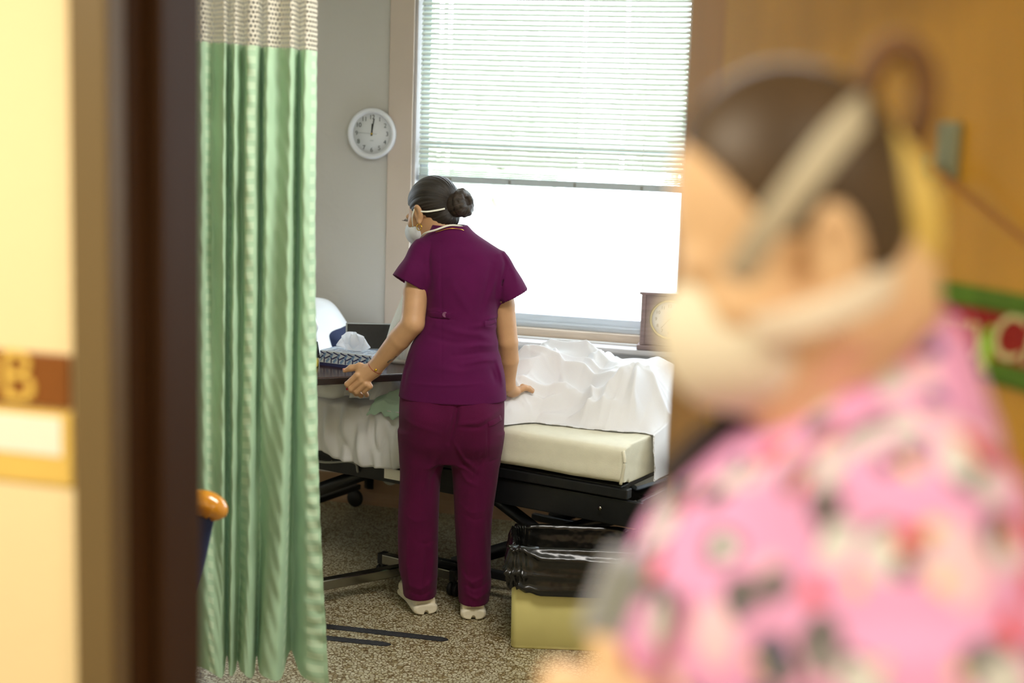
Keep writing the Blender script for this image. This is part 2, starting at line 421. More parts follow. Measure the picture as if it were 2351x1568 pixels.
mk = N.new('ShaderNodeMix'); mk.data_type = 'RGBA'; L.new(M2('MULTIPLY', sq, 0.55), mk.inputs[0])
cr_ = [n for n in N if n.type == 'VALTORGB'][0]; L.new(cr_.outputs[0], mk.inputs[6]); mk.inputs[7].default_value = srgb(208, 228, 198)
L.new(mk.outputs[2], B.inputs['Base Color'])
# honeycomb netting of the curtain head
m = mat('netting', srgb(232, 226, 208), 0.8, var=0.02, transl=0.2); N, L, B = nodes_of(m)
uv = N.new('ShaderNodeUVMap'); uv.uv_map = 'UVMap'; sx = N.new('ShaderNodeSeparateXYZ'); L.new(uv.outputs[0], sx.inputs[0])
HP = 0.0135
row = M2('FLOOR', M2('DIVIDE', sx.outputs[1], HP*0.9))
shift = M2('MULTIPLY', M2('MODULO', row, 2.0), 0.5)
fx = M2('SUBTRACT', M2('FRACT', M2('ADD', M2('DIVIDE', sx.outputs[0], HP), shift)), 0.5)
fz = M2('SUBTRACT', M2('FRACT', M2('DIVIDE', sx.outputs[1], HP*0.9)), 0.5)
rr = M2('SQRT', M2('ADD', M2('MULTIPLY', fx, fx), M2('MULTIPLY', fz, fz)))
hole = M2('LESS_THAN', rr, 0.41)
tr = N.new('ShaderNodeBsdfTransparent'); mx = N.new('ShaderNodeMixShader'); out = N['Material Output']
cur = out.inputs[0].links[0].from_socket; L.new(hole, mx.inputs[0]); L.new(cur, mx.inputs[1]); L.new(tr.outputs[0], mx.inputs[2]); L.new(mx.outputs[0], out.inputs[0])
# window glass
m = mat('glass', (1, 1, 1, 1), 0.02); N, L, B = nodes_of(m)
tr = N.new('ShaderNodeBsdfTransparent'); gl = N.new('ShaderNodeBsdfGlossy'); gl.inputs['Roughness'].default_value = 0.02
mx = N.new('ShaderNodeMixShader'); mx.inputs[0].default_value = 0.05
L.new(tr.outputs[0], mx.inputs[1]); L.new(gl.outputs[0], mx.inputs[2]); L.new(mx.outputs[0], N['Material Output'].inputs[0])
# hair: streaks follow the combed direction stored per vertex
def hair_mat(name, dark, light, rough, fr):
    m = mat(name, dark, rough, var=0.1); N, L, B = nodes_of(m)
    a = N.new('ShaderNodeAttribute'); a.attribute_name = 'strand'
    mp = N.new('ShaderNodeMapping'); mp.inputs['Scale'].default_value = (fr, 1.5, 1.5); L.new(a.outputs['Vector'], mp.inputs[0])
    nz = N.new('ShaderNodeTexNoise'); nz.inputs['Scale'].default_value = 3; nz.inputs['Detail'].default_value = 6; L.new(mp.outputs[0], nz.inputs[0])
    cr = N.new('ShaderNodeValToRGB'); cr.color_ramp.elements[0].position = 0.42; cr.color_ramp.elements[1].position = 0.72
    cr.color_ramp.elements[0].color = dark; cr.color_ramp.elements[1].color = light
    L.new(nz.outputs[0], cr.inputs[0]); L.new(cr.outputs[0], B.inputs['Base Color'])
    bp = N.new('ShaderNodeBump'); bp.inputs['Strength'].default_value = 0.5; bp.inputs['Distance'].default_value = 0.004
    L.new(nz.outputs[0], bp.inputs['Height']); L.new(bp.outputs[0], B.inputs['Normal'])
hair_mat('hair_dark', srgb(24, 20, 18), srgb(64, 54, 46), 0.4, 26)
hair_mat('hair_bun', srgb(26, 21, 18), srgb(86, 68, 54), 0.42, 14)
mat('hair_front', srgb(74, 58, 42), 0.5, var=0.25, vscale=20)
mat('hair_loop', srgb(104, 70, 34), 0.5, var=0.2, vscale=20)
mat('hair_blonde', srgb(224, 198, 110), 0.5, var=0.1, vscale=14)
# printed pink tunic cloth
m = mat('print_pink', srgb(224, 160, 212), 0.8, var=0.05); N, L, B = nodes_of(m)
tc = N.new('ShaderNodeTexCoord'); col = srgb(226, 140, 180)
nd = N.new('ShaderNodeTexNoise'); nd.inputs['Scale'].default_value = 16; L.new(tc.outputs['Object'], nd.inputs[0])
mv = N.new('ShaderNodeMix'); mv.data_type = 'VECTOR'; mv.inputs[0].default_value = 0.03; L.new(tc.outputs['Object'], mv.inputs[4]); L.new(nd.outputs['Color'], mv.inputs[5])
def blobs(scale, off, r, w):
    mp = N.new('ShaderNodeMapping'); mp.inputs['Location'].default_value = off; L.new(mv.outputs[1], mp.inputs[0])
    v = N.new('ShaderNodeTexVoronoi'); v.inputs['Scale'].default_value = scale; L.new(mp.outputs[0], v.inputs['Vector'])
    rp = N.new('ShaderNodeValToRGB'); rp.color_ramp.elements[0].position = r; rp.color_ramp.elements[1].position = r+w
    rp.color_ramp.elements[0].color = (1, 1, 1, 1); rp.color_ramp.elements[1].color = (0, 0, 0, 1); L.new(v.outputs['Distance'], rp.inputs[0])
    return rp.outputs[0], v.outputs['Color']
cr_ = [n for n in N if n.type == 'VALTORGB'][0]; base = cr_.outputs[0]
def over(basec, fac, colr):
    mk = N.new('ShaderNodeMix'); mk.data_type = 'RGBA'; L.new(fac, mk.inputs[0]); L.new(basec, mk.inputs[6])
    if isinstance(colr, tuple): mk.inputs[7].default_value = colr
    else: L.new(colr, mk.inputs[7])
    return mk.outputs[2]
for sc_, of_, r_, c_ in ((15, (0.3, 0.1, 0.0), 0.26, srgb(232, 196, 216)), (21, (0.010, 0.0, -0.010), 0.34, srgb(96, 94, 98)), (21, (0, 0, 0), 0.30, srgb(208, 212, 216)),
                         (20, (1.4, 0.2, 0.6), 0.20, srgb(206, 70, 66)), (22, (3.3, 1.7, 0.2), 0.13, srgb(60, 80, 130)), (24, (5.1, 0.4, 2.2), 0.10, srgb(226, 206, 130)), (21, (7.7, 2.0, 1.0), 0.13, srgb(84, 70, 74))):
    f_, _ = blobs(sc_, of_, r_, 0.06); base = over(base, f_, c_)
L.new(base, B.inputs['Base Color'])

# ------------------------------------------------------------------ the setting
HALL_Z, ROOM_Z = 2.5, 2.62
WY = 5.96                      # room face of the window wall
box('floor', (-5.4, -1.6, -0.12), (3.2, 6.2, 0.0), MATS['terrazzo'])['kind'] = 'structure'
def wall_with_hole(name, x0, x1, z0, z1, hx0, hx1, hz0, hz1, y0, y1, m):
    bm = bmesh.new()
    xs = [x0, hx0, hx1, x1]; zs = [z0, hz0, hz1, z1]
    vv = {}
    for j, y in enumerate((y0, y1)):
        for a, x in enumerate(xs):
            for b_, z_ in enumerate(zs): vv[a, b_, j] = bm.verts.new((x, y, z_))
    for a in range(3):
        for b_ in range(3):
            if (a, b_) == (1, 1) or (hz0 <= z0 and b_ == 0): continue
            for j in (0, 1): bm.faces.new([vv[a, b_, j], vv[a+1, b_, j], vv[a+1, b_+1, j], vv[a, b_+1, j]])
    def q(k1, k2): bm.faces.new([vv[k1+(0,)], vv[k2+(0,)], vv[k2+(1,)], vv[k1+(1,)]])
    lo = 1 if hz0 <= z0 else 0
    if lo == 0: q((1, 1), (2, 1))
    q((1, 2), (2, 2)); q((1, 1), (1, 2)); q((2, 1), (2, 2))
    for a in range(3):
        q((a, 3), (a+1, 3))
        if not (lo and a == 1): q((a, lo), (a+1, lo))
    for b_ in range(lo, 3): q((0, b_), (0, b_+1)); q((3, b_), (3, b_+1))
    return tag(link(name, bm_mesh(name, bm), m), kind='structure')
WX0, WX1, WZ0, WZ1 = -2.078, -0.84, 0.82, 2.42
OPEN = ((-4.75, -3.35), (WX0, WX1), (-0.42, 0.82))          # outer two openings are unseen, added to let in more daylight
bm = bmesh.new(); xs_ = [-5.3]+[x for p in OPEN for x in p]+[1.1]; zs_ = [0.0, WZ0, WZ1, ROOM_Z]
vv = {(i, k, j): bm.verts.new((x, y, z_)) for i, x in enumerate(xs_) for k, z_ in enumerate(zs_) for j, y in enumerate((WY, WY+0.2))}
for i in range(len(xs_)-1):
    for k in range(3):
        if i % 2 == 1 and k == 1: continue
        for j in (0, 1): bm.faces.new([vv[i, k, j], vv[i+1, k, j], vv[i+1, k+1, j], vv[i, k+1, j]])
    if i % 2 == 1:
        for k in (1, 2): bm.faces.new([vv[i, k, 0], vv[i+1, k, 0], vv[i+1, k, 1], vv[i, k, 1]])
        for ii in (i, i+1): bm.faces.new([vv[ii, 1, 0], vv[ii, 2, 0], vv[ii, 2, 1], vv[ii, 1, 1]])
tag(link('wall_back', bm_mesh('wall_back', bm), MATS['wall_paint']), kind='structure')
DX0, DX1 = -0.862, 0.335
wall_with_hole('wall_front', -5.3, 3.1, 0.0, ROOM_Z, DX0-0.03, DX1+0.03, -0.001, 2.13, 1.46, 1.63, MATS['hall_paint'])
tag(box('wall_left', (-5.4, 1.63, 0), (-5.3, WY+0.2, ROOM_Z), MATS['wall_paint']), kind='structure')
tag(box('wall_right', (1.1, 1.63, 0), (1.2, WY+0.2, ROOM_Z), MATS['wall_paint']), kind='structure')
tag(box('ceiling', (-5.4, 1.63, ROOM_Z), (1.2, WY+0.2, ROOM_Z+0.1), MATS['ceiling_paint']), kind='structure')
tag(box('ceiling', (-4.2, -1.6, HALL_Z), (3.2, 1.46, HALL_Z+0.1), MATS['ceiling_paint']), kind='structure')
tag(box('wall_hall_rear', (-4.2, -1.7, 0), (3.2, -1.6, HALL_Z), MATS['hall_paint']), kind='structure')
tag(box('wall_hall_left', (-4.2, -1.6, 0), (-4.1, 1.46, HALL_Z), MATS['hall_paint']), kind='structure')
tag(box('wall_hall_right', (3.1, -1.6, 0), (3.2, 1.46, HALL_Z), MATS['hall_paint']), kind='structure')
# baseboard of the window wall: flat band with a rounded cove foot
bm = bmesh.new()
prof = [(WY, 0.125), (WY-0.012, 0.12), (WY-0.013, 0.05), (WY-0.018, 0.028), (WY-0.03, 0.012), (WY-0.05, 0.0), (WY, 0.0)]
ra = [bm.verts.new((-5.3, y, z_)) for y, z_ in prof]; rb = [bm.verts.new((1.1, y, z_)) for y, z_ in prof]
for i in range(len(prof)): j = (i+1) % len(prof); bm.faces.new([ra[i], ra[j], rb[j], rb[i]])
bm.faces.new(ra); bm.faces.new(rb)
tag(link('baseboard_back', bm_mesh('baseboard_back', bm), MATS['base_cove']), kind='structure')

# door frame: hall-side casing and stepped jamb on both sides and across the head
def frame_side(s, x):      # s=+1: left jamb (opening lies towards +x)
    bm = bmesh.new()
    add_box(bm, (min(x-s*0.05, x), 1.435, 0), (max(x-s*0.05, x), 1.475, 2.16), 0.004)
    a = link('casing', bm_mesh('casing', bm), MATS['casing_metal'], frame)
    bm = bmesh.new()
    add_box(bm, (min(x-s*0.03, x), 1.476, 0), (max(x-s*0.03, x), 1.66, 2.13), 0.004)
    link('jamb', bm_mesh('jamb', bm), MATS['jamb_metal'], frame)
    bm = bmesh.new()
    add_box(bm, (min(x, x+s*0.014), 1.53, 0), (max(x, x+s*0.014), 1.575, 2.115), 0.003)
    link('door_stop', bm_mesh('door_stop', bm), MATS['jamb_metal'], frame)
frame = bpy.data.objects.new('trim_1', None); COL.objects.link(frame); tag(frame, 'dark brown metal door frame between hall and room', kind='structure')
frame_side(1, DX0); frame_side(-1, DX1)
box('head_jamb', (DX0, 1.435, 2.10), (DX1, 1.66, 2.16), MATS['jamb_metal'], frame, bev=0.004)

# open door leaf
HG = np.array([0.325, 1.60]); FE = np.array([-0.372, 2.55]); dl = np.linalg.norm(FE-HG); ddir = (FE-HG)/dl
door = bpy.data.objects.new('door_1', None); COL.objects.link(door); door.location = (HG[0], HG[1], 0); door.rotation_euler = (0, 0, math.atan2(ddir[1], ddir[0]))
tag(door, 'honey coloured wooden door standing open into the room', kind='structure')
# local: x along the leaf from the hinge, +y faces the camera side
box('door_panel', (0, -0.042, 0.01), (dl-0.11, 0, 2.09), MATS['door_veneer'], door, bev=0.002)
box('door_stile', (dl-0.1095, -0.042, 0.01), (dl+0.02, -0.001, 2.09), MATS['door_stile'], door, bev=0.002)
hp = box('lever_plate', (dl-0.09, 0.0, 0.90), (dl-0.045, 0.006, 1.08), MATS['chrome'], door, bev=0.003)
sweep('lever', [(dl-0.068, 0.006, 0.98), (dl-0.068, 0.05, 0.98), (dl-0.10, 0.055, 0.98), (dl-0.19, 0.055, 0.975)], 0.009, MATS['chrome'], door)
for hz in (0.25, 1.05, 1.85): lathe('hinge', [(0, -0.05), (0.008, -0.05), (0.008, 0.05), (0, 0.05)], MATS['chrome'], door, seg=12, loc=(-0.004, 0.006, hz))
hk = box('coat_hook', (0.425, 0.0, 1.695), (0.465, 0.012, 1.768), MATS['hook_metal'], door, bev=0.004)
hk['label'] = 'small grey metal hook plate on the door'
sweep('hook_prong', [(0.445, 0.012, 1.71), (0.445, 0.03, 1.70), (0.445, 0.038, 1.712), (0.445, 0.038, 1.725)], 0.005, MATS['hook_metal'], hk)

# banner hanging on the door by a cord
bn = thing('banner', 'red and green holiday banner with cream script hanging on the door', 'banner', door.location, door.rotation_euler[2])
box('panel', (0.02, 0.002, 1.47), (0.60, 0.008, 1.545), MATS['banner_red'], bn, bev=0.001)
box('top_border', (0.01, 0.001, 1.536), (0.61, 0.013, 1.562), MATS['banner_green'], bn, bev=0.004)
box('bottom_border', (0.01, 0.001, 1.446), (0.61, 0.013, 1.474), MATS['banner_green'], bn, bev=0.004)
text('lettering', 'Merry', 0.085, MATS['banner_white'], bn, (0.44, 0.0095, 1.505), (radians(90), 0, radians(180)), shear=0.25)
text('lettering', 'Christmas', 0.085, MATS['banner_white'], bn, (0.16, 0.0095, 1.505), (radians(90), 0, radians(180)), shear=0.25)
lm = SDF((0.30, -0.005, 1.45), (0.36, 0.025, 1.53), 0.003); lm.ell((0.335, 0.01, 1.478), (0.012, 0.008, 0.026), 0.004); lm.cone((0.335, 0.01, 1.505), (0.33, 0.01, 1.518), 0.005, 0.003, 0.006)
link('ornament', lm.mesh('ornament'), MATS['banner_lime'], bn)
sweep('cord', [(0.03, 0.006, 1.555), (0.24, 0.014, 1.615), (0.445, 0.036, 1.712)], 0.0045, MATS['cord_tan'], bn, seg=8)
sweep('cord', [(0.445, 0.036, 1.712), (0.49, 0.02, 1.63), (0.52, 0.006, 1.555)], 0.0045, MATS['cord_tan'], bn, seg=8)

# hall wall: room plaque and card
pq = thing('room_plaque', 'brown room plaque with gold characters on the cream hall wall', 'sign', (-0.91, 1.459, 0))
def hallpt(x, y): v = ray(x, y); P = CAM+v*(1.459/v[1]); return P[0]+0.91, P[2]
x1_, zt = hallpt(164, 815); _, zb = hallpt(164, 938)
box('plate', (x1_-0.24, -0.006, zb), (x1_, 0, zt), MATS['plaque_brown'], pq, bev=0.0015)
text('characters', '10B', 0.088, MATS['letter_gold'], pq, (x1_-0.112, -0.0075, (zb+zt)/2), (radians(90), 0, 0), extrude=0.001)
cdh = thing('name_card_holder', 'white name card in a yellowed holder below the brown plaque', 'card holder', (-0.91, 1.459, 0))
xc, zt = hallpt(160, 955); _, zb = hallpt(160, 1115); _, zm = hallpt(160, 1048)
box('holder', (x1_-0.24, -0.004, zb), (xc+0.004, 0, zt+0.004), MATS['holder_yellow'], cdh, bev=0.001)
box('card', (x1_-0.235, -0.006, zm), (xc-0.008, -0.0042, zt-0.002), MATS['card_white'], cdh)

# ceiling lamps out of frame: hall panels, and a room panel added as fill light
def ceiling_lamp(label, x, y, z_, sx_, sy_, power, colr):
    t = thing('ceiling_lamp', label, 'ceiling lamp', (x, y, z_))
    bm = bmesh.new(); add_box(bm, (-sx_/2-0.03, -sy_/2-0.03, -0.05), (sx_/2+0.03, sy_/2+0.03, 0), 0.004)
    link('housing', bm_mesh('housing', bm), MATS['light_frame'], t)
    area_light('lamp_light', (0, 0, -0.055), (0, 0, 0), sx_, sy_, power, colr, parent=t)
ceiling_lamp('warm hall ceiling lamp left of the doorway', -1.3, 0.35, HALL_Z, 1.1, 0.5, HALL_POWER*1.25, HALL_COLOR)
ceiling_lamp('warm hall ceiling lamp right of the doorway', 0.9, 0.1, HALL_Z, 1.1, 0.5, HALL_POWER*0.8, HALL_COLOR)
ceiling_lamp('added fill lamp on the room ceiling, out of view', -0.55, 3.2, ROOM_Z, 1.1, 0.5, ROOM_POWER, ROOM_COLOR)  # added fill, brightens the room and the curtain front

# ------------------------------------------------------------------ window
def part(name, lo, hi, m, parent, bev=0.003): return box(name, lo, hi, MATS[m], parent, bev=bev)
def make_window(name, label, X0, X1):
    win = bpy.data.objects.new(name, None); COL.objects.link(win); tag(win, label, kind='structure')
    part('casing', (X0-0.112, WY-0.014, 0.80), (X0, WY, WZ1+0.1), 'trim_paint', win)
    part('casing', (X1, WY-0.014, 0.80), (X1+0.11, WY, WZ1+0.1), 'trim_paint', win)
    part('head_casing', (X0-0.112, WY-0.014, WZ1), (X1+0.11, WY, WZ1+0.11), 'trim_paint', win)
    part('inner_stop', (X0, WY+0.0, 0.82), (X0+0.014, WY+0.1, WZ1), 'sill_paint', win)
    part('inner_stop', (X1-0.014, WY+0.0, 0.82), (X1, WY+0.1, WZ1), 'sill_paint', win)
    part('stool', (X0-0.15, WY-0.075, 0.785), (X1+0.15, WY+0.1, 0.812), 'sill_paint', win, bev=0.008)
    part('lower_stop', (X0, WY+0.03, 0.812), (X1, WY+0.1, 0.855), 'stop_wood', win)
    part('apron', (X0-0.112, WY-0.03, 0.735), (X1+0.11, WY, 0.785), 'sill_paint', win, bev=0.006)
    part('apron_mould', (X0-0.112, WY-0.018, 0.66), (X1+0.11, WY, 0.735), 'sill_paint', win, bev=0.006)
    part('sash_rail', (X0, WY+0.07, 0.852), (X1, WY+0.11, 0.915), 'sash_metal', win)
    part('sash_bead', (X0+0.014, WY+0.062, 0.872), (X1-0.014, WY+0.07, 0.884), 'sash_metal', win, bev=0.002)
    part('sash_stile', (X0+0.014, WY+0.07, 0.915), (X0+0.052, WY+0.11, WZ1), 'sash_metal', win)
    part('sash_stile', (X1-0.052, WY+0.07, 0.915), (X1-0.014, WY+0.11, WZ1), 'sash_metal', win)
    part('meeting_rail', (X0+0.052, WY+0.07, 1.62), (X1-0.052, WY+0.11, 1.66), 'sash_metal', win)
    part('outer_sill', (X0, WY+0.11, 0.86), (X1, WY+0.26, 0.895), 'sash_metal', win)
    box('pane', (X0+0.05, WY+0.088, 0.913), (X1-0.05, WY+0.092, 1.622), MATS['glass'], win)
    box('pane', (X0+0.05, WY+0.088, 1.658), (X1-0.05, WY+0.092, WZ1), MATS['glass'], win)
make_window('window_1', 'tall window with beige casing behind the bed', WX0, WX1)
make_window('added_window_2', 'added unseen window behind the green curtain, for extra daylight', *OPEN[0]); make_window('added_window_3', 'added unseen window behind the open door, for extra daylight', *OPEN[2])  # both added out of sight so daylight reaches the bedding

# venetian blind
BX0, BX1 = WX0+0.02, WX1-0.02; SP = 0.0212; BY = WY+0.035
blind = thing('window_blind', 'white venetian blind lowered over the upper part of the window', 'blind', ((BX0+BX1)/2, BY, 1.40))
half = (BX1-BX0)/2
def slat_mesh(tilt, sag):
    nx = 61; xs = np.linspace(-half, half, nx); prof = np.linspace(-1, 1, 6); V = []
    hole_cols = [int(round((c+half)/(2*half)*(nx-1))) for c in (-half+0.075, -half+0.125, 0.12, half-0.3)]
    for x in xs:
        for p_ in prof:
            y = p_*0.0125; z_ = 0.0028*(1-p_*p_)
            V.append((x, y*cos(tilt)-z_*sin(tilt), y*sin(tilt)+z_*cos(tilt)-sag*(1-(x/half)**2)))
    F = [f for f in grid_faces(nx, 6) if not (f[0] % 6 == 2 and f[0]//6 in hole_cols)]
    return mesh_np('slat', V, F)
ZB = 1.492
sm = [slat_mesh(radians(38), s) for s in (0.0, 0.0012, 0.002)]; flat = slat_mesh(radians(8), 0.001)
for i in range(5): link('slat', flat, MATS['slat_white'], blind, loc=(0, 0.002*(i % 2), ZB+0.016+0.0085*i+(0.01 if i > 3 else 0)-1.40))
zz = ZB+0.016+0.0085*5+0.014; i = 0
while zz < WZ1-0.05:
    link('slat', sm[(i*7) % 3], MATS['slat_white'], blind, loc=(0, 0, zz-1.40)); zz += SP; i += 1
box('bottom_rail', (-half, -0.013, ZB-0.017-1.40), (half, 0.013, ZB+0.011-1.40), MATS['blind_rail'], blind, bev=0.004)
box('head_rail', (-half, -0.016, WZ1-0.045-1.40), (half, 0.016, WZ1-1.40), MATS['slat_white'], blind, bev=0.002)
for cx in (-half+0.15, -half+0.42, -half+0.71, -half+1.0):
    for dy in (-0.0135, 0.0135):
        sweep('ladder_cord', [(cx, dy, ZB-1.40-0.012), (cx, dy, WZ1-1.44)], 0.0007, MATS['cord_white'], blind, seg=5, smooth_n=1)
    box('rail_clip', (cx-0.006, -0.0155, ZB-0.0125-1.40), (cx+0.006, 0.0155, ZB+0.003-1.40), MATS['grey_plastic'], blind, bev=0.001)

# outside: pale ground and garden trees beyond the glass
tag(box('ground', (-30, 6.6, -0.9), (25, 45, -0.8), MATS['ground']), 'pale sunlit ground outside the window', kind='structure')
def tree(label, x, y, h, r, seed):
    t = thing('garden_tree', label, 'tree', (x, y, -0.8)); rs = np.random.RandomState(seed)
    sweep('trunk', [(0, 0, 0), (0.1, 0, h*0.4), (0, 0.1, h*0.75)], [0.16, 0.11, 0.05], MATS['bark'], t)
    n = 1500; d = rs.normal(size=(n, 3)); d /= np.linalg.norm(d, axis=1)[:, None]
    c = d*(rs.rand(n, 1)**0.4)*np.array([r, r, r*0.9])+np.array([0, 0, h*0.78])
    a = rs.normal(size=(n, 3)); a /= np.linalg.norm(a, axis=1)[:, None]; b_ = np.cross(a, rs.normal(size=(n, 3))); b_ /= np.linalg.norm(b_, axis=1)[:, None]
    V = np.stack([c-a*0.16, c+b_*0.06, c+a*0.16, c-b_*0.06], 1).reshape(-1, 3)
    tag(link('foliage', mesh_np('foliage', V, np.arange(4*n).reshape(-1, 4)), MATS['leaf'], t), kind='stuff')
tree('pale leafy garden tree seen through the left of the window', -4.9, 17.0, 3.4, 1.3, 3)
tree('pale leafy garden tree seen through the right of the window', -2.6, 19.0, 3.6, 1.2, 5)

# ------------------------------------------------------------------ wall clock
ck = thing('wall_clock', 'round white wall clock hanging beside the window casing', 'clock', (-2.258, WY-0.014, 1.675))
ck.rotation_euler = (radians(90), 0, 0)      # local z -> room, y -> up
RC = 0.111
lathe('rim', [(0.0, 0.0), (RC*0.98, 0.0), (RC, 0.008), (RC, 0.022), (RC*0.97, 0.031), (RC*0.92, 0.034), (RC*0.86, 0.031), (RC*0.80, 0.022), (RC*0.79, 0.016), (0, 0.016)], MATS['white_plastic'], ck, seg=64)
lathe('dial', [(0, 0.0165), (RC*0.79, 0.0165), (RC*0.79, 0.0172), (0, 0.0172)], MATS['dial_white'], ck, seg=48)
for n_ in range(1, 13):
    a = pi/2-n_*pi/6
    text('numeral', str(n_), 0.027, MATS['dial_ink'], ck, (RC*0.645*cos(a), RC*0.645*sin(a), 0.0176), (0, 0, 0), 0.0002)
def clock_hand(name, ang, L0, L1, wd, z_, m):
    bm = bmesh.new(); a = radians(90-ang); M = Matrix.Translation((0, 0, z_)) @ Matrix.Rotation(a, 4, 'Z')
    add_box(bm, (-L0, -wd/2, 0), (L1, wd/2, 0.0008), M=M); link(name, bm_mesh(name, bm), MATS[m], ck)
clock_hand('hour_hand', 3, 0.008, 0.044, 0.0062, 0.0186, 'hand_black'); clock_hand('minute_hand', 9, 0.010, 0.066, 0.0046, 0.0200, 'hand_black')
clock_hand('second_hand', 273, 0.024, 0.062, 0.0014, 0.0212, 'pale_steel')
lathe('centre_cap', [(0, 0.018), (0.004, 0.018), (0.004, 0.0225), (0, 0.0225)], MATS['gold'], ck, seg=16)
box('maker_mark', (-0.008, -0.031, 0.0174), (0.008, -0.029, 0.0178), MATS['pale_steel'], ck)

# mantel clock on the window stool
mc = thing('mantel_clock', 'grey-brown wooden mantel clock standing on the window sill', 'clock', (-0.905, WY-0.03, 0.812), radians(4))
box('plinth', (-0.128, -0.04, 0), (0.128, 0.045, 0.022), MATS['wood_grey_brown'], mc, bev=0.003)
box('case', (-0.105, -0.028, 0.022), (0.105, 0.04, 0.236), MATS['wood_grey_brown'], mc, bev=0.002)
for s in (-1, 1): box('side_post', (s*0.105-0.012, -0.034, 0.022), (s*0.105+0.008, 0.042, 0.236), MATS['wood_grey_brown'], mc, bev=0.002)
box('top_cap', (-0.125, -0.042, 0.236), (0.125, 0.048, 0.247), MATS['wood_grey_brown'], mc, bev=0.002)
lathe('bezel', [(0.074, 0), (0.083, 0), (0.084, 0.006), (0.079, 0.009), (0.074, 0.006)], MATS['brass_ring'], mc, seg=48, loc=(0.005, -0.028, 0.135), rot=(radians(90), 0, 0))
lathe('dial', [(0, 0), (0.075, 0), (0.075, 0.003), (0, 0.003)], MATS['dial_white'], mc, seg=40, loc=(0.005, -0.028, 0.135), rot=(radians(90), 0, 0))
for n_ in range(1, 13):
    a = pi/2-n_*pi/6; text('numeral', str(n_), 0.019, MATS['dial_ink'], mc, (0.005+0.056*cos(a), -0.0316, 0.135+0.056*sin(a)), (radians(90), 0, 0), 0.0002)
for ang, ln in ((222, 0.05), (64, 0.036)):
    a = radians(90-ang); M = Matrix.Translation((0.005, -0.033, 0.135)) @ Matrix.Rotation(-a, 4, 'Y'); bm = bmesh.new(); add_box(bm, (-0.006, -0.0004, -0.001), (ln, 0.0004, 0.001), M=M)
    link('clock_hand', bm_mesh('clock_hand', bm), MATS['dial_ink'], mc)

# ------------------------------------------------------------------ privacy curtain
CO = CAM+F0*3.85; CO = np.array([CO[0], CO[1], 0.0])
cur = thing('privacy_curtain', 'pale green privacy curtain with white netting top hanging in folds', 'curtain', CO, YAW)
top_p = [(430, .02), (455, -.02), (478, .03), (505, -.02), (516, .05), (528, -.02), (548, .035), (556, -.02), (582, .0), (591, .075), (600, -.02), (628, .012), (655, -.02), (668, .03), (674, .075), (684, -.012), (700, .0), (714, .045)]
bot_p = [(430, .02), (462, -.03), (490, -.04), (508, -.01), (514, .07), (522, -.03), (536, .02), (541, .05), (552, -.04), (576, -.03), (588, .10), (596, -.04), (632, -.055), (650, .0), (662, .11), (676, .13), (700, -.01), (762, -.05)]
n_s = 17*9+1
def curve_s(c, zref): 
    pts = []
    for px, dd in c: pts.append([(px-1175.5)/FPX*3.85*(1.0+dd/3.85), dd])
    return catmull(np.array(pts), 9)
tp, bp_ = curve_s(top_p, 0), curve_s(bot_p, 0); s_arc = np.concatenate([[0], np.cumsum(np.linalg.norm(np.diff(tp, axis=0), axis=1))])
ZC0, ZCM, ZC1 = 0.182, 1.925, 2.56
def curtain_part(name, za, zb, nz, m):
    V, UVs = [], []
    for i in range(len(tp)):
        for k in range(nz):
            f_ = k/(nz-1); z_ = za+(zb-za)*f_; q = np.clip((z_-ZC0)/(ZCM-ZC0), 0, 1.4); q = 1-(1-min(q, 1.0))**2.5
            x = bp_[i]*(1-q)+tp[i]*q
            sc = s_arc[i]
            jit = 0.004*sin(9*z_+23*sc)+0.003*sin(31*z_-40*sc)+0.0018*sin(75*z_+130*sc)
            edge = max(0, (i-len(tp)+16)/16)
            jit += edge*0.004*sin(z_*118+2*sin(z_*17))
            dz = 0.012*sin(sc*30)*(1-f_) if za < 1 else 0
            if name == 'cloth': dz += 0.0
            zz_ = z_+dz
            if name == 'cloth': zz_ += (-0.028*(sc-s_arc[-1]*0.5))*f_*0.5
            else: zz_ += (-0.028*(sc-s_arc[-1]*0.5))*(1-f_)*0.5
            # lateral keeps to vertical hang
            V.append((x[0], x[1]+jit, zz_)); UVs.append((sc, z_))
    me = mesh_np(name, V, grid_faces(len(tp), nz))
    ul = me.uv_layers.new(name='UVMap'); idx = np.zeros(len(me.loops), np.int32); me.loops.foreach_get('vertex_index', idx)
    ul.data.foreach_set('uv', np.array(UVs, np.float32)[idx].ravel())
    return link(name, me, m, cur)
curtain_part('cloth', ZC0, ZCM, 170, MATS['curtain_green'])
curtain_part('netting', ZCM-0.004, ZC1, 30, MATS['netting'])
box('track', (tp[0, 0]-0.5, -0.015, ZC1-0.005), (tp[-1, 0]+0.3, 0.05, ROOM_Z), MATS['light_frame'], cur, bev=0.002)

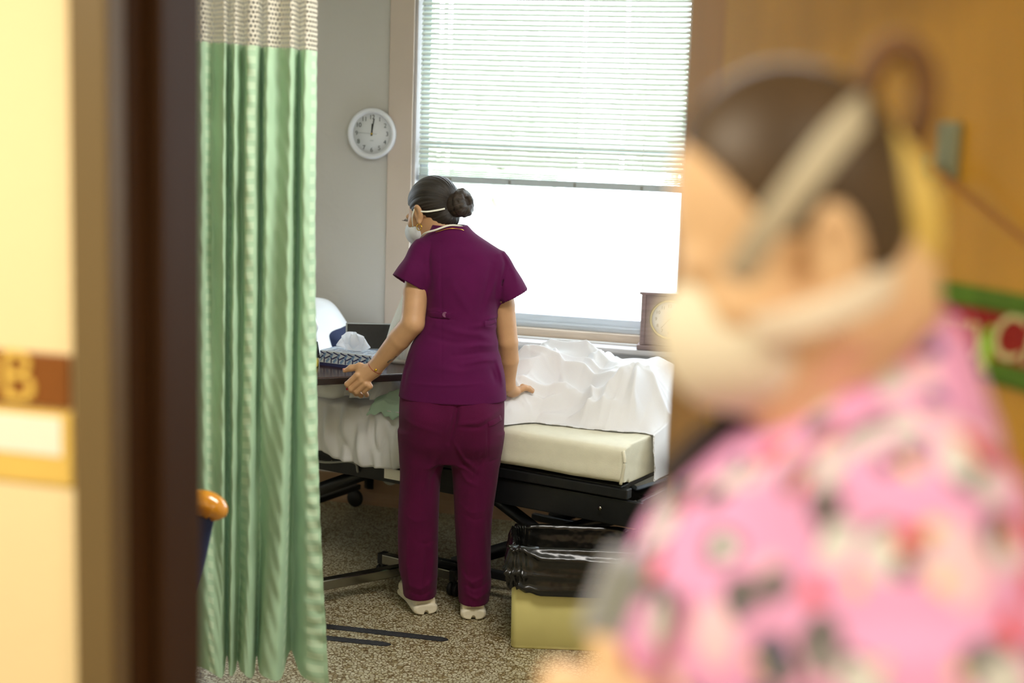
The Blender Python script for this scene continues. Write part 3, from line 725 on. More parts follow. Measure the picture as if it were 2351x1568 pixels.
# ------------------------------------------------------------------ visitor armchair behind the door frame
AO = CAM+F0*2.98+R0*((484-1175.5)/FPX*3.46); AO[2] = 0
ch = thing('armchair', 'navy armchair with varnished wooden arms behind the door frame', 'armchair', AO, YAW)
for yy in (0.0, 0.48):
    sweep('arm', [(-0.62, yy, 0.765), (-0.30, yy, 0.775), (-0.06, yy, 0.78), (0.0, yy, 0.765), (0.012, yy, 0.74)], [0.03, 0.032, 0.034, 0.034, 0.02], MATS['arm_wood'], ch, seg=14)
    sweep('front_leg', [(-0.10, yy, 0.44), (-0.10, yy, 0.30), (-0.10, yy, 0.0)], [0.02, 0.018, 0.016], MATS['arm_wood'], ch)
    sweep('rear_leg', [(-0.60, yy, 0.78), (-0.60, yy, 0.4), (-0.66, yy, 0.0)], [0.022, 0.022, 0.016], MATS['arm_wood'], ch)
    b_ = SDF((-0.66, yy-0.05, 0.36), (0.06, yy+0.05, 0.80), 0.008)
    b_.loft((0, yy, 0.40), (0, yy, 0.745), [(0, -0.34, 0, 0.25, 0.016), (0.5, -0.32, 0, 0.285, 0.016), (1, -0.30, 0, 0.302, 0.016)], 0.0, p=6)
    link('side_panel', b_.mesh('side_panel'), MATS['navy_cloth'], ch)
b_ = SDF((-0.70, 0.0, 0.34), (0.0, 0.52, 0.54), 0.01); b_.loft((-0.64, 0.26, 0.44), (-0.06, 0.26, 0.44), [(0, 0, 0, 0.215, 0.06), (1, 0, 0, 0.215, 0.065)], 0.0, u=(0, 1, 0), p=5)
link('seat', b_.mesh('seat'), MATS['navy_cloth'], ch)
b_ = SDF((-0.85, 0.0, 0.42), (-0.5, 0.52, 1.12), 0.01); b_.loft((-0.60, 0.26, 0.45), (-0.72, 0.26, 1.08), [(0, 0, 0, 0.215, 0.05), (1, 0, 0, 0.21, 0.05)], 0.0, u=(0, 1, 0), p=5)
link('backrest', b_.mesh('backrest'), MATS['navy_cloth'], ch)

# ------------------------------------------------------------------ bed
BA = radians(15); BO = (-0.842, 4.671, 0)
BZ0, BZ1, BLEN, BWID = 0.525, 0.672, 1.85, 0.83
bed = thing('hospital_bed', 'black framed adjustable hospital bed with white fitted mattress', 'bed', BO, pi-BA)
# bed axes here: local x runs to the head end; local y = -width (so width w -> y = -w)
bed.scale = (1, 1, 1)
def bpt(x, w_, z_): return (x, -w_, z_)
g = SDF((-0.06, -BWID-0.06, BZ0-0.05), (BLEN+0.06, 0.06, BZ1+0.05), 0.008)
g.loft(bpt(0, BWID/2, (BZ0+BZ1)/2), bpt(BLEN, BWID/2, (BZ0+BZ1)/2), [(0, 0, 0, BWID/2, (BZ1-BZ0)/2), (1, 0, 0, BWID/2, (BZ1-BZ0)/2)], 0.0, u=(0, 1, 0), p=9)
g.A = (g.A+0.006).astype(np.float32); g.A -= 0.004
g.ripple(0.004, (12, 14, 20), 3); g.ripple(0.0018, (40, 30, 60), 4)
me = g.mesh('mattress'); link('mattress', me, MATS['mattress_cloth'], bed)
sweep('corner_seam', [bpt(0.006, 0.004, BZ1-0.02), bpt(-0.004, -0.004, BZ1-0.05), bpt(0.0, -0.002, BZ0+0.06), bpt(0.012, 0.006, BZ0+0.01)], 0.006, MATS['mattress_cloth'], bed, seg=8)
bk = MATS['black_metal']
def bbox(name, x0, x1, w0, w1, z0, z1, m=bk, bev=0.004): return box(name, (x0, -w1, z0), (x1, -w0, z1), m, bed, bev=bev)
bbox('deck_panel', 0.02, BLEN, 0.03, BWID-0.03, BZ0-0.022, BZ0-0.004)
for w0 in (0.015, BWID-0.055):
    bbox('deck_rail', -0.01, BLEN, w0, w0+0.04, BZ0-0.045, BZ0-0.01)
    bbox('lift_rail', -0.06, BLEN-0.35, w0+0.012, w0+0.035, BZ0-0.145, BZ0-0.052)
    # scissor legs
    for (xa, za, xb_, zb_) in ((0.62, 0.42, -0.02, 0.10), (0.05, 0.40, 0.72, 0.10), (1.10, 0.40, 1.50, 0.22), (1.66, 0.42, 1.66, 0.08)):
        sweep('scissor_leg', [bpt(xa, w0+0.055, za), bpt(xb_, w0+0.055, zb_)], 0.02, bk, bed, seg=4, flat=(0.026, 0.011), smooth_n=1, up=(0, 1, 0))
    bbox('base_rail', -0.02, 0.80, w0+0.03, w0+0.06, 0.085, 0.115)
for x0 in (0.10, 1.66):
    bbox('cross_bar', x0, x0+0.03, 0.06, BWID-0.06, 0.088, 0.112)
bbox('cross_brace', 0.22, 0.30, 0.05, BWID-0.05, BZ0-0.12, BZ0-0.09)
for xx in (0.03, 1.70):
    for ww in (0.065, BWID-0.05):
        cw = lathe('caster', [(0, -0.012), (0.036, -0.012), (0.04, -0.006), (0.04, 0.006), (0.036, 0.012), (0, 0.012)], MATS['black_rubber'], bed, seg=20, loc=bpt(xx, ww, 0.04), rot=(radians(90), 0, 0))
        sweep('fork', [(0, 0, 0.018), (0, 0.055, 0.018)], 0.006, MATS['chrome'], cw, seg=6, smooth_n=1)
mo = lathe('lift_motor', [(0, -0.05), (0.034, -0.05), (0.038, -0.042), (0.038, 0.05), (0, 0.05)], MATS['grey_plastic'], bed, seg=28, loc=bpt(1.10, 0.22, 0.36), rot=(radians(90), 0, radians(10)))
sweep('actuator', [bpt(1.06, 0.20, 0.405), bpt(1.36, 0.20, 0.425)], 0.016, MATS['grey_plastic'], bed, smooth_n=1)
bbox('rating_label', 0.92, 1.0, 0.008, 0.014, BZ0-0.125, BZ0-0.085, MATS['card_white'], 0.0005)
sweep('control_cable', [bpt(1.45, 0.01, 0.45), bpt(1.30, 0.0, 0.42), bpt(1.15, 0.01, 0.44), bpt(1.13, 0.02, 0.40)], 0.005, MATS['grey_plastic'], bed, seg=6)
for xx, zc_ in ((0.09, BZ0-0.09), (0.55, BZ0-0.10), (1.0, BZ0-0.05), (1.25, BZ0-0.10)):
    lathe('bolt', [(0, 0), (0.008, 0), (0.007, 0.004), (0, 0.005)], MATS['chrome'], bed, seg=12, loc=bpt(xx, 0.014, zc_), rot=(radians(-90), 0, 0))
bbox('head_board', BLEN+0.005, BLEN+0.03, 0.02, BWID-0.02, 0.40, 0.86, MATS['night_wood'], 0.01)
bbox('toe_stop', -0.05, -0.03, 0.05, BWID-0.05, BZ0-0.11, BZ0-0.05)

# cloth heaps on the bed are built in bed-aligned frames
def bed_thing(name, label, cat, z0=BZ1): return thing(name, label, cat, (BO[0], BO[1], z0), pi-BA)
def ridge(X, Y, pts, wid, amp):
    P = np.array(pts, float); best = np.zeros_like(X); tot = len(P)-1
    for i in range(tot):
        a, b_ = P[i], P[i+1]; ab = b_-a; t = np.clip(((X-a[0])*ab[0]+(Y-a[1])*ab[1])/(ab@ab), 0, 1)
        d = np.hypot(X-a[0]-t*ab[0], Y-a[1]-t*ab[1]); gl = (i+t)/tot
        best = np.maximum(best, np.exp(-np.abs(d/wid)**1.5)*np.sin(np.clip(gl, 0.08, 0.92)*pi)**0.7)
    return amp*best
def smooth01(t): t = np.clip(t, 0, 1); return t*t*(3-2*t)
sh = bed_thing('bed_sheet', 'crumpled white top sheet heaped over the foot half of the bed', 'sheet')
nx, ny = 330, 270
xs = np.linspace(-0.18, 0.95, nx); ys = np.linspace(-0.06, 0.90, ny); X, Y = np.meshgrid(xs, ys, indexing='ij')
topx = np.interp(X, [-0.24, 0.0, 0.04, 0.10, 0.15, 0.21, 0.30, 0.43, 0.57, 0.66, 0.74, 0.95], [0.0, 0.03, 0.10, 0.19, 0.215, 0.20, 0.185, 0.20, 0.212, 0.15, 0.02, 0.0])
y0 = np.interp(X, [-0.24, 0.0, 0.06, 0.16, 0.24, 0.32, 0.42, 0.5, 0.62, 0.95], [0.20, 0.20, 0.22, 0.16, 0.17, 0.15, 0.11, 0.0, -0.03, -0.05])
y0 = y0+0.014*np.sin(X*19+0.5)+0.008*np.sin(X*43+1)
tr_ = np.clip((Y-y0)/np.interp(X, [0, 0.12, 0.3, 0.6], [0.18, 0.18, 0.34, 0.38]), 0, 1)
H = topx*(0.62*smooth01(tr_)+0.38*(1-(1-tr_)**4))*(1-0.55*smooth01((Y-0.56)/0.3))
edge_in = smooth01((Y-y0)/0.05)*smooth01((0.76-X)/0.08)
F_ = 0
for pts, wd, am in (([(0.70, 0.10), (0.55, 0.30), (0.35, 0.36), (0.16, 0.30)], 0.022, 0.030), ([(0.62, 0.05), (0.50, 0.16), (0.36, 0.26), (0.2, 0.26)], 0.018, 0.024),
                    ([(0.48, 0.06), (0.40, 0.14), (0.30, 0.18)], 0.016, 0.022), ([(0.68, 0.46), (0.58, 0.5), (0.4, 0.52), (0.25, 0.42)], 0.025, 0.026),
                    ([(0.13, 0.36), (0.10, 0.27), (0.05, 0.21)], 0.018, 0.026), ([(0.15, 0.36), (0.20, 0.25), (0.19, 0.18)], 0.015, 0.022), ([(0.12, 0.4), (0.03, 0.36), (-0.1, 0.34)], 0.02, 0.02),
                    ([(0.62, 0.16), (0.52, 0.24), (0.46, 0.33)], 0.015, 0.018), ([(0.26, 0.16), (0.24, 0.22), (0.30, 0.3)], 0.012, 0.02), ([(0.50, 0.38), (0.38, 0.42), (0.22, 0.36)], 0.012, 0.016),
                    ([(0.34, 0.17), (0.22, 0.2), (0.1, 0.24)], 0.016, 0.02), ([(0.75, 0.2), (0.68, 0.32), (0.66, 0.44)], 0.016, 0.016)):
    F_ = F_+ridge(X, Y, pts, wd, am)
rs = np.random.RandomState(4)
for i in range(44):
    cx, cy = rs.uniform(0, 0.9), rs.uniform(0.05, 0.6); an = math.atan2(cy-0.36, cx-0.14)+rs.normal(0, 0.45); ln = rs.uniform(0.05, 0.18)
    F_ = F_+ridge(X, Y, [(cx-cos(an)*ln, cy-sin(an)*ln), (cx, cy+0.01), (cx+cos(an)*ln, cy+sin(an)*ln)], rs.uniform(0.007, 0.014), rs.uniform(-0.010, 0.013))
F_ = F_*1.45
Zs = 0.005+H+F_*edge_in+0.004*np.sin(40*X+17*Y)*edge_in
Zs = np.maximum(Zs, 0.004+0.003*np.sin(60*X)*np.sin(50*Y)*0.5)
keep_front = Y >= y0-0.006-0.012*np.sin(X*25)
# overhang past the foot end folds down
Xd = np.where(X < -0.012, -0.012-0.05*(1-np.exp(X*4)), X); Zd = np.where(X < -0.012, Zs+(X+0.012)*0.95, Zs)
Yf = np.where(keep_front, Y, y0-0.006-0.012*np.sin(X*25)); Zd = np.where(keep_front, Zd, np.minimum(Zd, 0.006))
V = np.stack([Xd, -Yf, Zd], -1).reshape(-1, 3)
me = mesh_np('bed_sheet', V, grid_faces(nx, ny)[:, ::-1]); ob = link('cloth', me, MATS['sheet_white'], sh)
so = ob.modifiers.new('thick', 'SOLIDIFY'); so.thickness = 0.003; so.offset = -1

# sheet hanging over the near side towards the head end
ds = bed_thing('draped_sheet', 'pale grey-blue under sheet sagging over the near mattress side beneath the table', 'sheet')
nu, nv = 150, 60; u = np.linspace(0.78, 1.82, nu)[:, None]; v = np.linspace(0, 1, nv)[None, :]
drop = np.interp(u, [0.78, 0.9, 1.02, 1.15, 1.3, 1.45, 1.82], [0.20, 0.215, 0.235, 0.232, 0.205, 0.17, 0.15])
Lr = 0.34+drop; s_ = v*Lr
onTop = s_ < 0.34
yw = np.where(onTop, 0.34-s_, 0.0-0.03*np.sin(np.clip((s_-0.34)/drop, 0, 1)*pi*0.7)-0.012)
zz_ = np.where(onTop, 0.012*np.ones_like(s_), -(s_-0.34)+0.012)
r_ = np.exp(-((s_-0.34)/0.03)**2); zz_ = zz_-0.012*r_; yw = yw-0.004*r_
wr = 0.017*np.sin(34*u+7*v+2*np.sin(9*u))+0.010*np.sin(63*u-9*v+1)+0.005*np.sin(120*u+14*v)
hang = smooth01((s_-0.30)/0.12)
yw = yw-np.abs(wr)*hang*1.1
V = np.stack([np.broadcast_to(u+0.03*hang*np.sin(5*u), yw.shape), -yw, zz_+0.004*np.sin(50*u+20*v)], -1).reshape(-1, 3)
ob = link('cloth', mesh_np('draped_sheet', V, grid_faces(nu, nv)), MATS['sheet_white'], ds); so = ob.modifiers.new('thick', 'SOLIDIFY'); so.thickness = 0.003

def pillow(name, label, c, r, rot, m, seed, p=3.0, cat='pillow'):
    t = thing(name, label, cat, c, pi-BA)
    g = SDF(-np.array([max(r)]*3)-0.06, np.array([max(r)]*3)+0.06, 0.008)
    R_ = rotm(*rot); u_ = R_[:, 0]; ax_ = R_[:, 1]
    secs = [(0, 0, 0, r[0]*0.75, r[2]*0.25), (0.12, 0, 0, r[0]*0.95, r[2]*0.7), (0.5, 0, 0, r[0], r[2]), (0.88, 0, 0, r[0]*0.95, r[2]*0.7), (1, 0, 0, r[0]*0.75, r[2]*0.25)]
    g.loft(-ax_*r[1], ax_*r[1], secs, 0.0, u=u_, p=p); g.ripple(0.012, (16, 16, 16), seed)
    link('cushion', g.mesh(name), m, t); return t
def bw(x, w_, z_): return np.array([BO[0]-cos(BA)*x+sin(BA)*w_, BO[1]+sin(BA)*x+cos(BA)*w_, z_])
pillow('pillow', 'large white pillow propped upright at the head end behind the curtain edge', bw(1.74, 0.46, 0.80), (0.19, 0.30, 0.09), (0, radians(-48), 0), MATS['pillow_white'], 2)
pillow('cushion', 'small navy cushion showing between white pillow and laptop', bw(1.60, 0.64, 0.76), (0.14, 0.16, 0.055), (0, radians(-25), 0), MATS['navy_cloth'], 5, cat='cushion')
pillow('folded_blanket', 'thick folded white blanket lying under the overbed table by the curtain', bw(1.42, 0.17, 0.715), (0.22, 0.20, 0.075), (0, 0, 0), MATS['pillow_white'], 9, p=3.5, cat='blanket')

def rumple(name, label, cat, x0, x1, w0, w1, h, m, seed, nfold, z0=BZ1, wid=0.02, overhang=0.0):
    t = thing(name, label, cat, (BO[0], BO[1], z0), pi-BA); rs = np.random.RandomState(seed)
    nx = ny = 90; X, Y = np.meshgrid(np.linspace(x0, x1, nx), np.linspace(w0, w1, ny), indexing='ij')
    ex = (X-x0)/(x1-x0); ey = (Y-w0)/(w1-w0); dome = (np.sin(ex*pi)*np.sin(ey*pi))**0.45
    Z = h*0.55*dome
    for i in range(nfold):
        cx, cy, an, ln = rs.uniform(x0, x1), rs.uniform(w0, w1), rs.normal(0.5, 0.9), rs.uniform(0.05, 0.15)
        Z = Z+ridge(X, Y, [(cx-cos(an)*ln, cy-sin(an)*ln), (cx+0.01, cy), (cx+cos(an)*ln, cy+sin(an)*ln)], wid*rs.uniform(0.7, 1.3), h*rs.uniform(-0.15, 0.45))*dome
    jx = 0.012*np.sin(Y*70+seed)+0.008*np.sin(Y*130); jy = 0.012*np.sin(X*60+seed)+0.008*np.sin(X*150)
    Yj = Y+jy*(1-dome); Xj = X+jx*(1-dome)
    if overhang:
        ov = np.clip(0.0-Yj, 0, None); Z = Z-ov*overhang+0.0; Yj = np.where(Yj < -0.035, -0.035-(-0.035-Yj)*0.35, Yj)
    V = np.stack([Xj, -Yj, 0.006+Z], -1).reshape(-1, 3)
    ob = link('cloth', mesh_np(name, V, grid_faces(nx, ny)[:, ::-1]), m, t); so = ob.modifiers.new('thick', 'SOLIDIFY'); so.thickness = 0.003; so.offset = -1
rumple('crumpled_sheet', 'bunched white sheet between the folded blanket and the green cloth', 'sheet', 0.86, 1.34, 0.02, 0.5, 0.15, MATS['sheet_white'], 11, 22, z0=BZ1+0.012)
rumple('green_cloth', 'crumpled pale green cloth at the mattress edge beside the purple scrubs', 'cloth', 0.80, 1.03, -0.085, 0.08, 0.06, MATS['green_cloth'], 6, 16, z0=BZ1+0.02, wid=0.014, overhang=0.5)

# ------------------------------------------------------------------ overbed table
TH = 0.82; TD = np.array([0.749, 0.663]); TN = np.array([-0.663, 0.749])
ta = math.atan2(TD[1], TD[0])
TO = np.array([-1.972, 4.643])
tb = thing('overbed_table', 'dark wood overbed table on a chrome wheeled base', 'table', (TO[0], TO[1], 0), ta)
box('table_top', (-0.36, 0.0, TH-0.028), (0.60, 0.44, TH), MATS['table_laminate'], tb, bev=0.004)
box('edge_band', (-0.362, -0.003, TH-0.026), (0.602, 0.0, TH-0.003), MATS['table_edge'], tb, bev=0.001)
def tl(x, y): q = np.array([x, y])-TO; return q@TD, q@TN
cx, cy = tl(-1.655, 4.80)
def chrome_bar(name, a, b_, z0, z1, hw):
    a = np.array(a); b_ = np.array(b_); d = (b_-a)/np.linalg.norm(b_-a); n = np.array([-d[1], d[0]])
    bm = bmesh.new(); L_ = np.linalg.norm(b_-a); M = Matrix.Translation((a[0], a[1], 0)) @ Matrix.Rotation(math.atan2(d[1], d[0]), 4, 'Z')
    add_box(bm, (0, -hw, z0), (L_, hw, z1), 0.004, M=M); return link(name, bm_mesh(name, bm), MATS['chrome'], tb)
pA, pB = tl(-1.812, 4.960), tl(-1.492, 4.860); pC = tl(-1.672, 4.905); pD = tl(-2.02, 4.47)
cb = chrome_bar('cross_foot', pA, pB, 0.062, 0.10, 0.02); lb = chrome_bar('long_foot', pD, pC, 0.055, 0.093, 0.02)
pE, pF = tl(-2.16, 4.52), tl(-1.86, 4.43); chrome_bar('cross_foot', pE, pF, 0.062, 0.10, 0.02)
box('column', (cx-0.03, cy-0.02, 0.09), (cx+0.03, cy+0.02, TH-0.028), MATS['chrome'], tb, bev=0.004)
dB = (np.array(pB)-np.array(pA)); dB /= np.linalg.norm(dB)
for p_ in (pA, pB, pE, pF):
    box('end_cap', (-0.012, -0.021, 0.060), (0.012, 0.021, 0.102), MATS['black_rubber'], tb, bev=0.003, loc=(p_[0], p_[1], 0), rot=(0, 0, math.atan2(dB[1], dB[0])))
    for dy in (-0.012, 0.012):
        lathe('caster_wheel', [(0, -0.008), (0.024, -0.008), (0.027, -0.004), (0.027, 0.004), (0.024, 0.008), (0, 0.008)], MATS['black_rubber'], tb, seg=18, loc=(p_[0]-sin(0.6)*dy, p_[1]+cos(0.6)*dy, 0.027), rot=(radians(90), 0, 0.6))
    sweep('caster_stem', [(p_[0], p_[1], 0.03), (p_[0], p_[1], 0.066)], 0.009, MATS['black_rubber'], tb, seg=8, smooth_n=1)

# things on the table
def tz(px, py, z_): v = ray(px, py); t = (z_-CH)/v[2]; P = CAM+v*t; return P
pL = tz(734, 838, TH); pR = tz(850, 852, TH); dd = (pR-pL); bxa = math.atan2(dd[1], dd[0])
tis = thing('tissue_box', 'flat tissue box printed with navy and blue strokes on the overbed table', 'tissue box', (pL[0], pL[1], TH), bxa)
BW_, BD_, BH_ = 0.225, 0.115, 0.058
box('carton', (0, 0, 0), (BW_, BD_, BH_), MATS['box_print_pale'], tis, bev=0.0015)
box('base_band', (-0.0006, -0.0006, 0), (BW_+0.0006, BD_+0.0006, 0.012), MATS['print_navy'], tis)
bmN, bmB = bmesh.new(), bmesh.new()
def stroke(bm, cx_, cz_, ln, wd, an, top):
    c, s = cos(an), sin(an); q = []
    for a, b_ in ((-1, -1), (1, -1), (1, 1), (-1, 1)):
        x = cx_+a*ln/2*c-b_*wd/2*s; z_ = cz_+a*ln/2*s+b_*wd/2*c
        if top: x = min(max(x, 0.002), BW_-0.002); z_ = min(max(z_, 0.002), BD_-0.002); q.append(bm.verts.new((x, z_, BH_+0.0004)))
        else: x = min(max(x, 0.002), BW_-0.002); z_ = min(max(z_, 0.0125), BH_-0.001); q.append(bm.verts.new((x, -0.0004, z_)))
    bm.faces.new(q)
for i in range(8):
    x = 0.010+i*0.031
    stroke(bmB, x+0.010, 0.040, 0.022, 0.009, 1.0, 0); stroke(bmB, x-0.006, 0.022, 0.020, 0.009, 0.9, 0)
    stroke(bmN, x, 0.049, 0.027, 0.0052, -0.32, 0); stroke(bmN, x-0.006, 0.034, 0.026, 0.0052, 0.48, 0); stroke(bmN, x+0.010, 0.024, 0.022, 0.0052, 1.52, 0)
    for k in range(4):
        zt_ = 0.015+k*0.029; stroke(bmN if (i+k) % 2 else bmB, x, zt_, 0.028, 0.006, (-0.35, 0.5, 1.5, 0.1)[(i+k) % 4], 1)
link('navy_print', bm_mesh('navy_print', bmN), MATS['print_navy'], tis); link('blue_print', bm_mesh('blue_print', bmB), MATS['print_blue'], tis)
# tissue tuft
n1, n2 = 60, 24; V = []
for i in range(n1):
    a = i/(n1-1)
    for j in range(n2):
        b_ = j/(n2-1)
        wx = (0.036+0.042*smooth01(b_/0.55)*(1-0.35*b_))*(2*a-1)
        hgt = b_*(0.070-0.040*(abs(2*a-1))**2.2)+0.002*sin(a*23)*b_
        dy = 0.008*sin(a*13+1.5)*(0.4+0.9*b_)+0.012*sin(b_*3)+0.004*sin(a*31)*b_
        V.append((0.105+wx, 0.058+dy, BH_+0.001+hgt))
link('tissue', mesh_np('tissue', V, grid_faces(n1, n2)), MATS['tissue_paper'], tis)
V = [(x+0.012*(b_-0.5), y, z_*0.86) for (x, y, z_), b_ in zip([(p_[0]+0.004, 0.116-p_[1]+0.012, BH_+(p_[2]-BH_)) for p_ in V], [0.5]*len(V))]
V = [(x, y, BH_+(z_/0.86-BH_)*0.9) for x, y, z_ in V]
link('tissue', mesh_np('tissue', V, grid_faces(n1, n2)), MATS['tissue_paper'], tis)

lp = thing('laptop', 'open laptop with dusty black screen and silver rim behind the tissue box', 'laptop', (*tz(800, 815, TH)[:2]+np.array([0.0, 0.06]), TH), radians(20))
box('base', (-0.035, -0.12, 0.001), (0.225, -0.005, 0.014), MATS['laptop_silver'], lp, bev=0.004)
bm = bmesh.new(); Mx = Matrix.Translation((0, 0, 0.014)) @ Matrix.Rotation(radians(-12), 4, 'X')
add_box(bm, (-0.035, 0, 0), (0.225, 0.010, 0.106), 0.004, 3, Mx); lid = link('lid', bm_mesh('lid', bm), MATS['laptop_silver'], lp)
bm = bmesh.new(); add_box(bm, (-0.029, -0.0012, 0.004), (0.219, 0.0, 0.101), 0.0005, 1, Mx); link('screen', bm_mesh('screen', bm), MATS['laptop_black'], lid)
box('keyboard', (-0.015, -0.10, 0.0141), (0.205, -0.03, 0.0155), MATS['laptop_black'], lp)

ph = thing('telephone', 'white telephone handset standing on a yellow base at the table edge', 'telephone', (*tz(702, 838, TH)[:2], TH), radians(20))
g = SDF((-0.09, -0.07, 0), (0.09, 0.07, 0.05), 0.004); g.loft((0, 0, 0.0), (0, 0, 0.034), [(0, 0, 0, 0.048, 0.06), (0.6, 0, 0, 0.046, 0.056), (1, 0, 0, 0.036, 0.046)], 0, p=5)
link('base', g.mesh('base'), MATS['yellow_plastic'], ph)
g = SDF((-0.09, -0.07, 0.03), (0.09, 0.07, 0.26), 0.004)
g.chain([(0.0, 0.0, 0.05), (0.022, 0.0, 0.10), (0.026, 0, 0.15), (0.004, 0, 0.205)], [0.022, 0.015, 0.015, 0.022], 0.02); g.ell((-0.01, 0, 0.048), (0.026, 0.024, 0.02), 0.012); g.ell((-0.012, 0, 0.208), (0.026, 0.024, 0.022), 0.012)
link('handset', g.mesh('handset'), MATS['white_plastic'], ph)
t_ = np.linspace(0, 1, 160); link('coiled_cord', sweep('tmp', np.stack([0.045+0.008*np.cos(t_*90)-0.01*t_, -0.01+0.008*np.sin(t_*90), 0.03+0.06*t_], 1), 0.0022, MATS['black_rubber'], None, seg=6, smooth_n=1).data, None, ph); bpy.data.objects.remove(bpy.data.objects['tmp'])

# pleated cone lamp on the table
tlp = thing('table_lamp', 'white pleated cone lamp on the overbed table behind the bare forearm', 'lamp', (-1.798, 5.155, TH))
lathe('lamp_foot', [(0, 0), (0.10, 0), (0.104, 0.004), (0.104, 0.014), (0.09, 0.018), (0, 0.018)], MATS['lamp_base'], tlp, seg=36)
V = []; ng = 144
for k in range(ng):
    a = 2*pi*k/ng; pl = 1+0.028*(1 if k % 4 < 2 else -1)
    for r, z_ in ((0.002, 0.018), (0.098, 0.018), (0.090, 0.05), (0.068, 0.136), (0.020, 0.265), (0.012, 0.285), (0.002, 0.29)): V.append((r*pl*cos(a), r*pl*sin(a), z_))
link('lamp_shade', mesh_np('lamp_shade', V, grid_faces(ng, 7, True)), MATS['lamp_shade'], tlp)

# ------------------------------------------------------------------ waste bin
bin_o = tz(1168, 1490, 0); bin_r = tz(1400, 1499, 0); ba_ = math.atan2(*(bin_r-bin_o)[1::-1])
wb = thing('waste_bin', 'beige rectangular waste bin lined with a black bag', 'bin', (bin_o[0], bin_o[1], 0), ba_)
def tub(name, x0, x1, y0, y1, z0, z1, taper, m, par, bev=0.02, wall=0.004):
    bm = bmesh.new(); rings = []
    def ring(z_, ins, tp_):
        vs_ = []
        X0, X1, Y0, Y1 = x0+tp_+ins, x1-tp_-ins, y0+tp_+ins, y1-tp_-ins; r = max(bev-ins, 0.004)
        for cx_, cy_, a0 in ((X1-r, Y1-r, 0), (X0+r, Y1-r, 90), (X0+r, Y0+r, 180), (X1-r, Y0+r, 270)):
            for k in range(6): a = radians(a0+k*18); vs_.append(bm.verts.new((cx_+r*cos(a), cy_+r*sin(a), z_)))
        return vs_
    rs_ = [ring(z0, 0.004, taper), ring(z0+0.006, 0, taper), ring(z0+0.012, 0.001, taper), ring(z0+0.014, 0, taper*0.95), ring(z1, 0, 0), ring(z1, wall, 0), ring(z0+0.012, wall, taper)]
    for a, b_ in zip(rs_[:-1], rs_[1:]):
        for k in range(24): bm.faces.new([a[k], a[(k+1) % 24], b_[(k+1) % 24], b_[k]])
    bm.faces.new(rs_[0][::-1]); bm.faces.new(rs_[-1])
    return link(name, bm_mesh(name, bm, smooth=True), m, par)
BL, BDp, BHt = 0.45, 0.26, 0.338
tub('tub', 0, BL, 0, BDp, 0.0, BHt, 0.006, MATS['bin_plastic'], wb)
# bag: folded over the rim, billowing skirt with pleats and a loose inner edge
V = []; nA, nP = 260, 44; per = []
for k in range(nA):
    a = 2*pi*k/nA; c, s = cos(a), sin(a); e_ = 0.16
    per.append((BL/2+np.sign(c)*abs(c)**e_*(BL/2), BDp/2+np.sign(s)*abs(s)**e_*(BDp/2), c, s))
for k, (x, y, c, s) in enumerate(per):
    nrm = np.array([c, s])/max(abs(c), abs(s))*1.0; ph_ = k/nA*2*pi
    skirt = 0.142+0.012*sin(ph_*3+0.6)+0.008*sin(ph_*7)
    for j in range(nP):
        q = j/(nP-1)
        if q < 0.35:     # inside
            f_ = q/0.35; off = -0.006-0.026*(1-f_)+0.004*sin(ph_*22+f_*5); z_ = BHt+0.020-0.17*(1-f_)
        else:
            f_ = (q-0.35)/0.65; off = 0.004+0.014*sin(f_*pi*0.85)+0.005*sin(ph_*19+f_*7)*f_+0.0015*sin(ph_*41-f_*9)+0.006*f_; z_ = BHt+0.022-skirt*f_+0.006*sin(ph_*9)*(1-f_)
            z_ += 0.004*sin(ph_*27+3)*f_
        if s < -0.3 and q >= 0.35:
            for (xa, fa, xb_, fb, am, wd) in ((0.0, 0.05, 0.34, 0.45, 0.012, 0.05), (0.02, 0.62, 0.2, 0.5, 0.009, 0.06), (0.42, 0.05, 0.22, 0.6, 0.009, 0.05), (0.05, 0.9, 0.42, 0.78, 0.010, 0.05), (0.1, 0.2, 0.42, 0.25, 0.008, 0.04)):
                if min(xa, xb_)-0.02 < x < max(xa, xb_)+0.02:
                    fl_ = fa+(fb-fa)*(x-xa)/(xb_-xa); off += am*math.exp(-((f_-fl_)/wd)**2)
        off += 0.0018*sin(x*110+y*70+z_*50)*sin(z_*100-x*60)
        V.append((x+nrm[0]*off, y+nrm[1]*off, z_))
bag = link('bin_liner', mesh_np('bin_liner', V, grid_faces(nA, nP, True)), MATS['bag_black'], wb); bag['label'] = 'black plastic bag folded over the rim'
# floor tape strips
def strip(label, a, b_, wd, seed):
    a = np.array(a); b_ = np.array(b_); d = (b_-a); L_ = np.linalg.norm(d); rs = np.random.RandomState(seed)
    t = thing('floor_tape', label, 'tape', (a[0], a[1], 0), math.atan2(d[1], d[0]))
    bm = bmesh.new(); n = 60; U, D_ = [], []
    for i in range(n+1):
        x = L_*i/n; e_ = min(1, sqrt(max(0, (L_-x)/0.03))) if x > L_-0.03 else 1; e_ *= min(1, sqrt(x/0.02)+0.05)
        U.append((x, wd/2*e_+rs.normal()*0.0009)); D_.append((x, -wd/2*e_+rs.normal()*0.0009))
    for zs in (0.0006,):
        ring = [bm.verts.new((x, y, zs)) for x, y in U]; r2_ = [bm.verts.new((x, y, zs)) for x, y in D_]
        for i in range(n): bm.faces.new([r2_[i], r2_[i+1], ring[i+1], ring[i]])
    f_ = bmesh.ops.extrude_face_region(bm, geom=bm.faces[:]); 
    for v_ in f_['geom']:
        if isinstance(v_, bmesh.types.BMVert): v_.co.z = 0.0018
    link('tape', bm_mesh('floor_tape', bm), MATS['tape_black'], t)
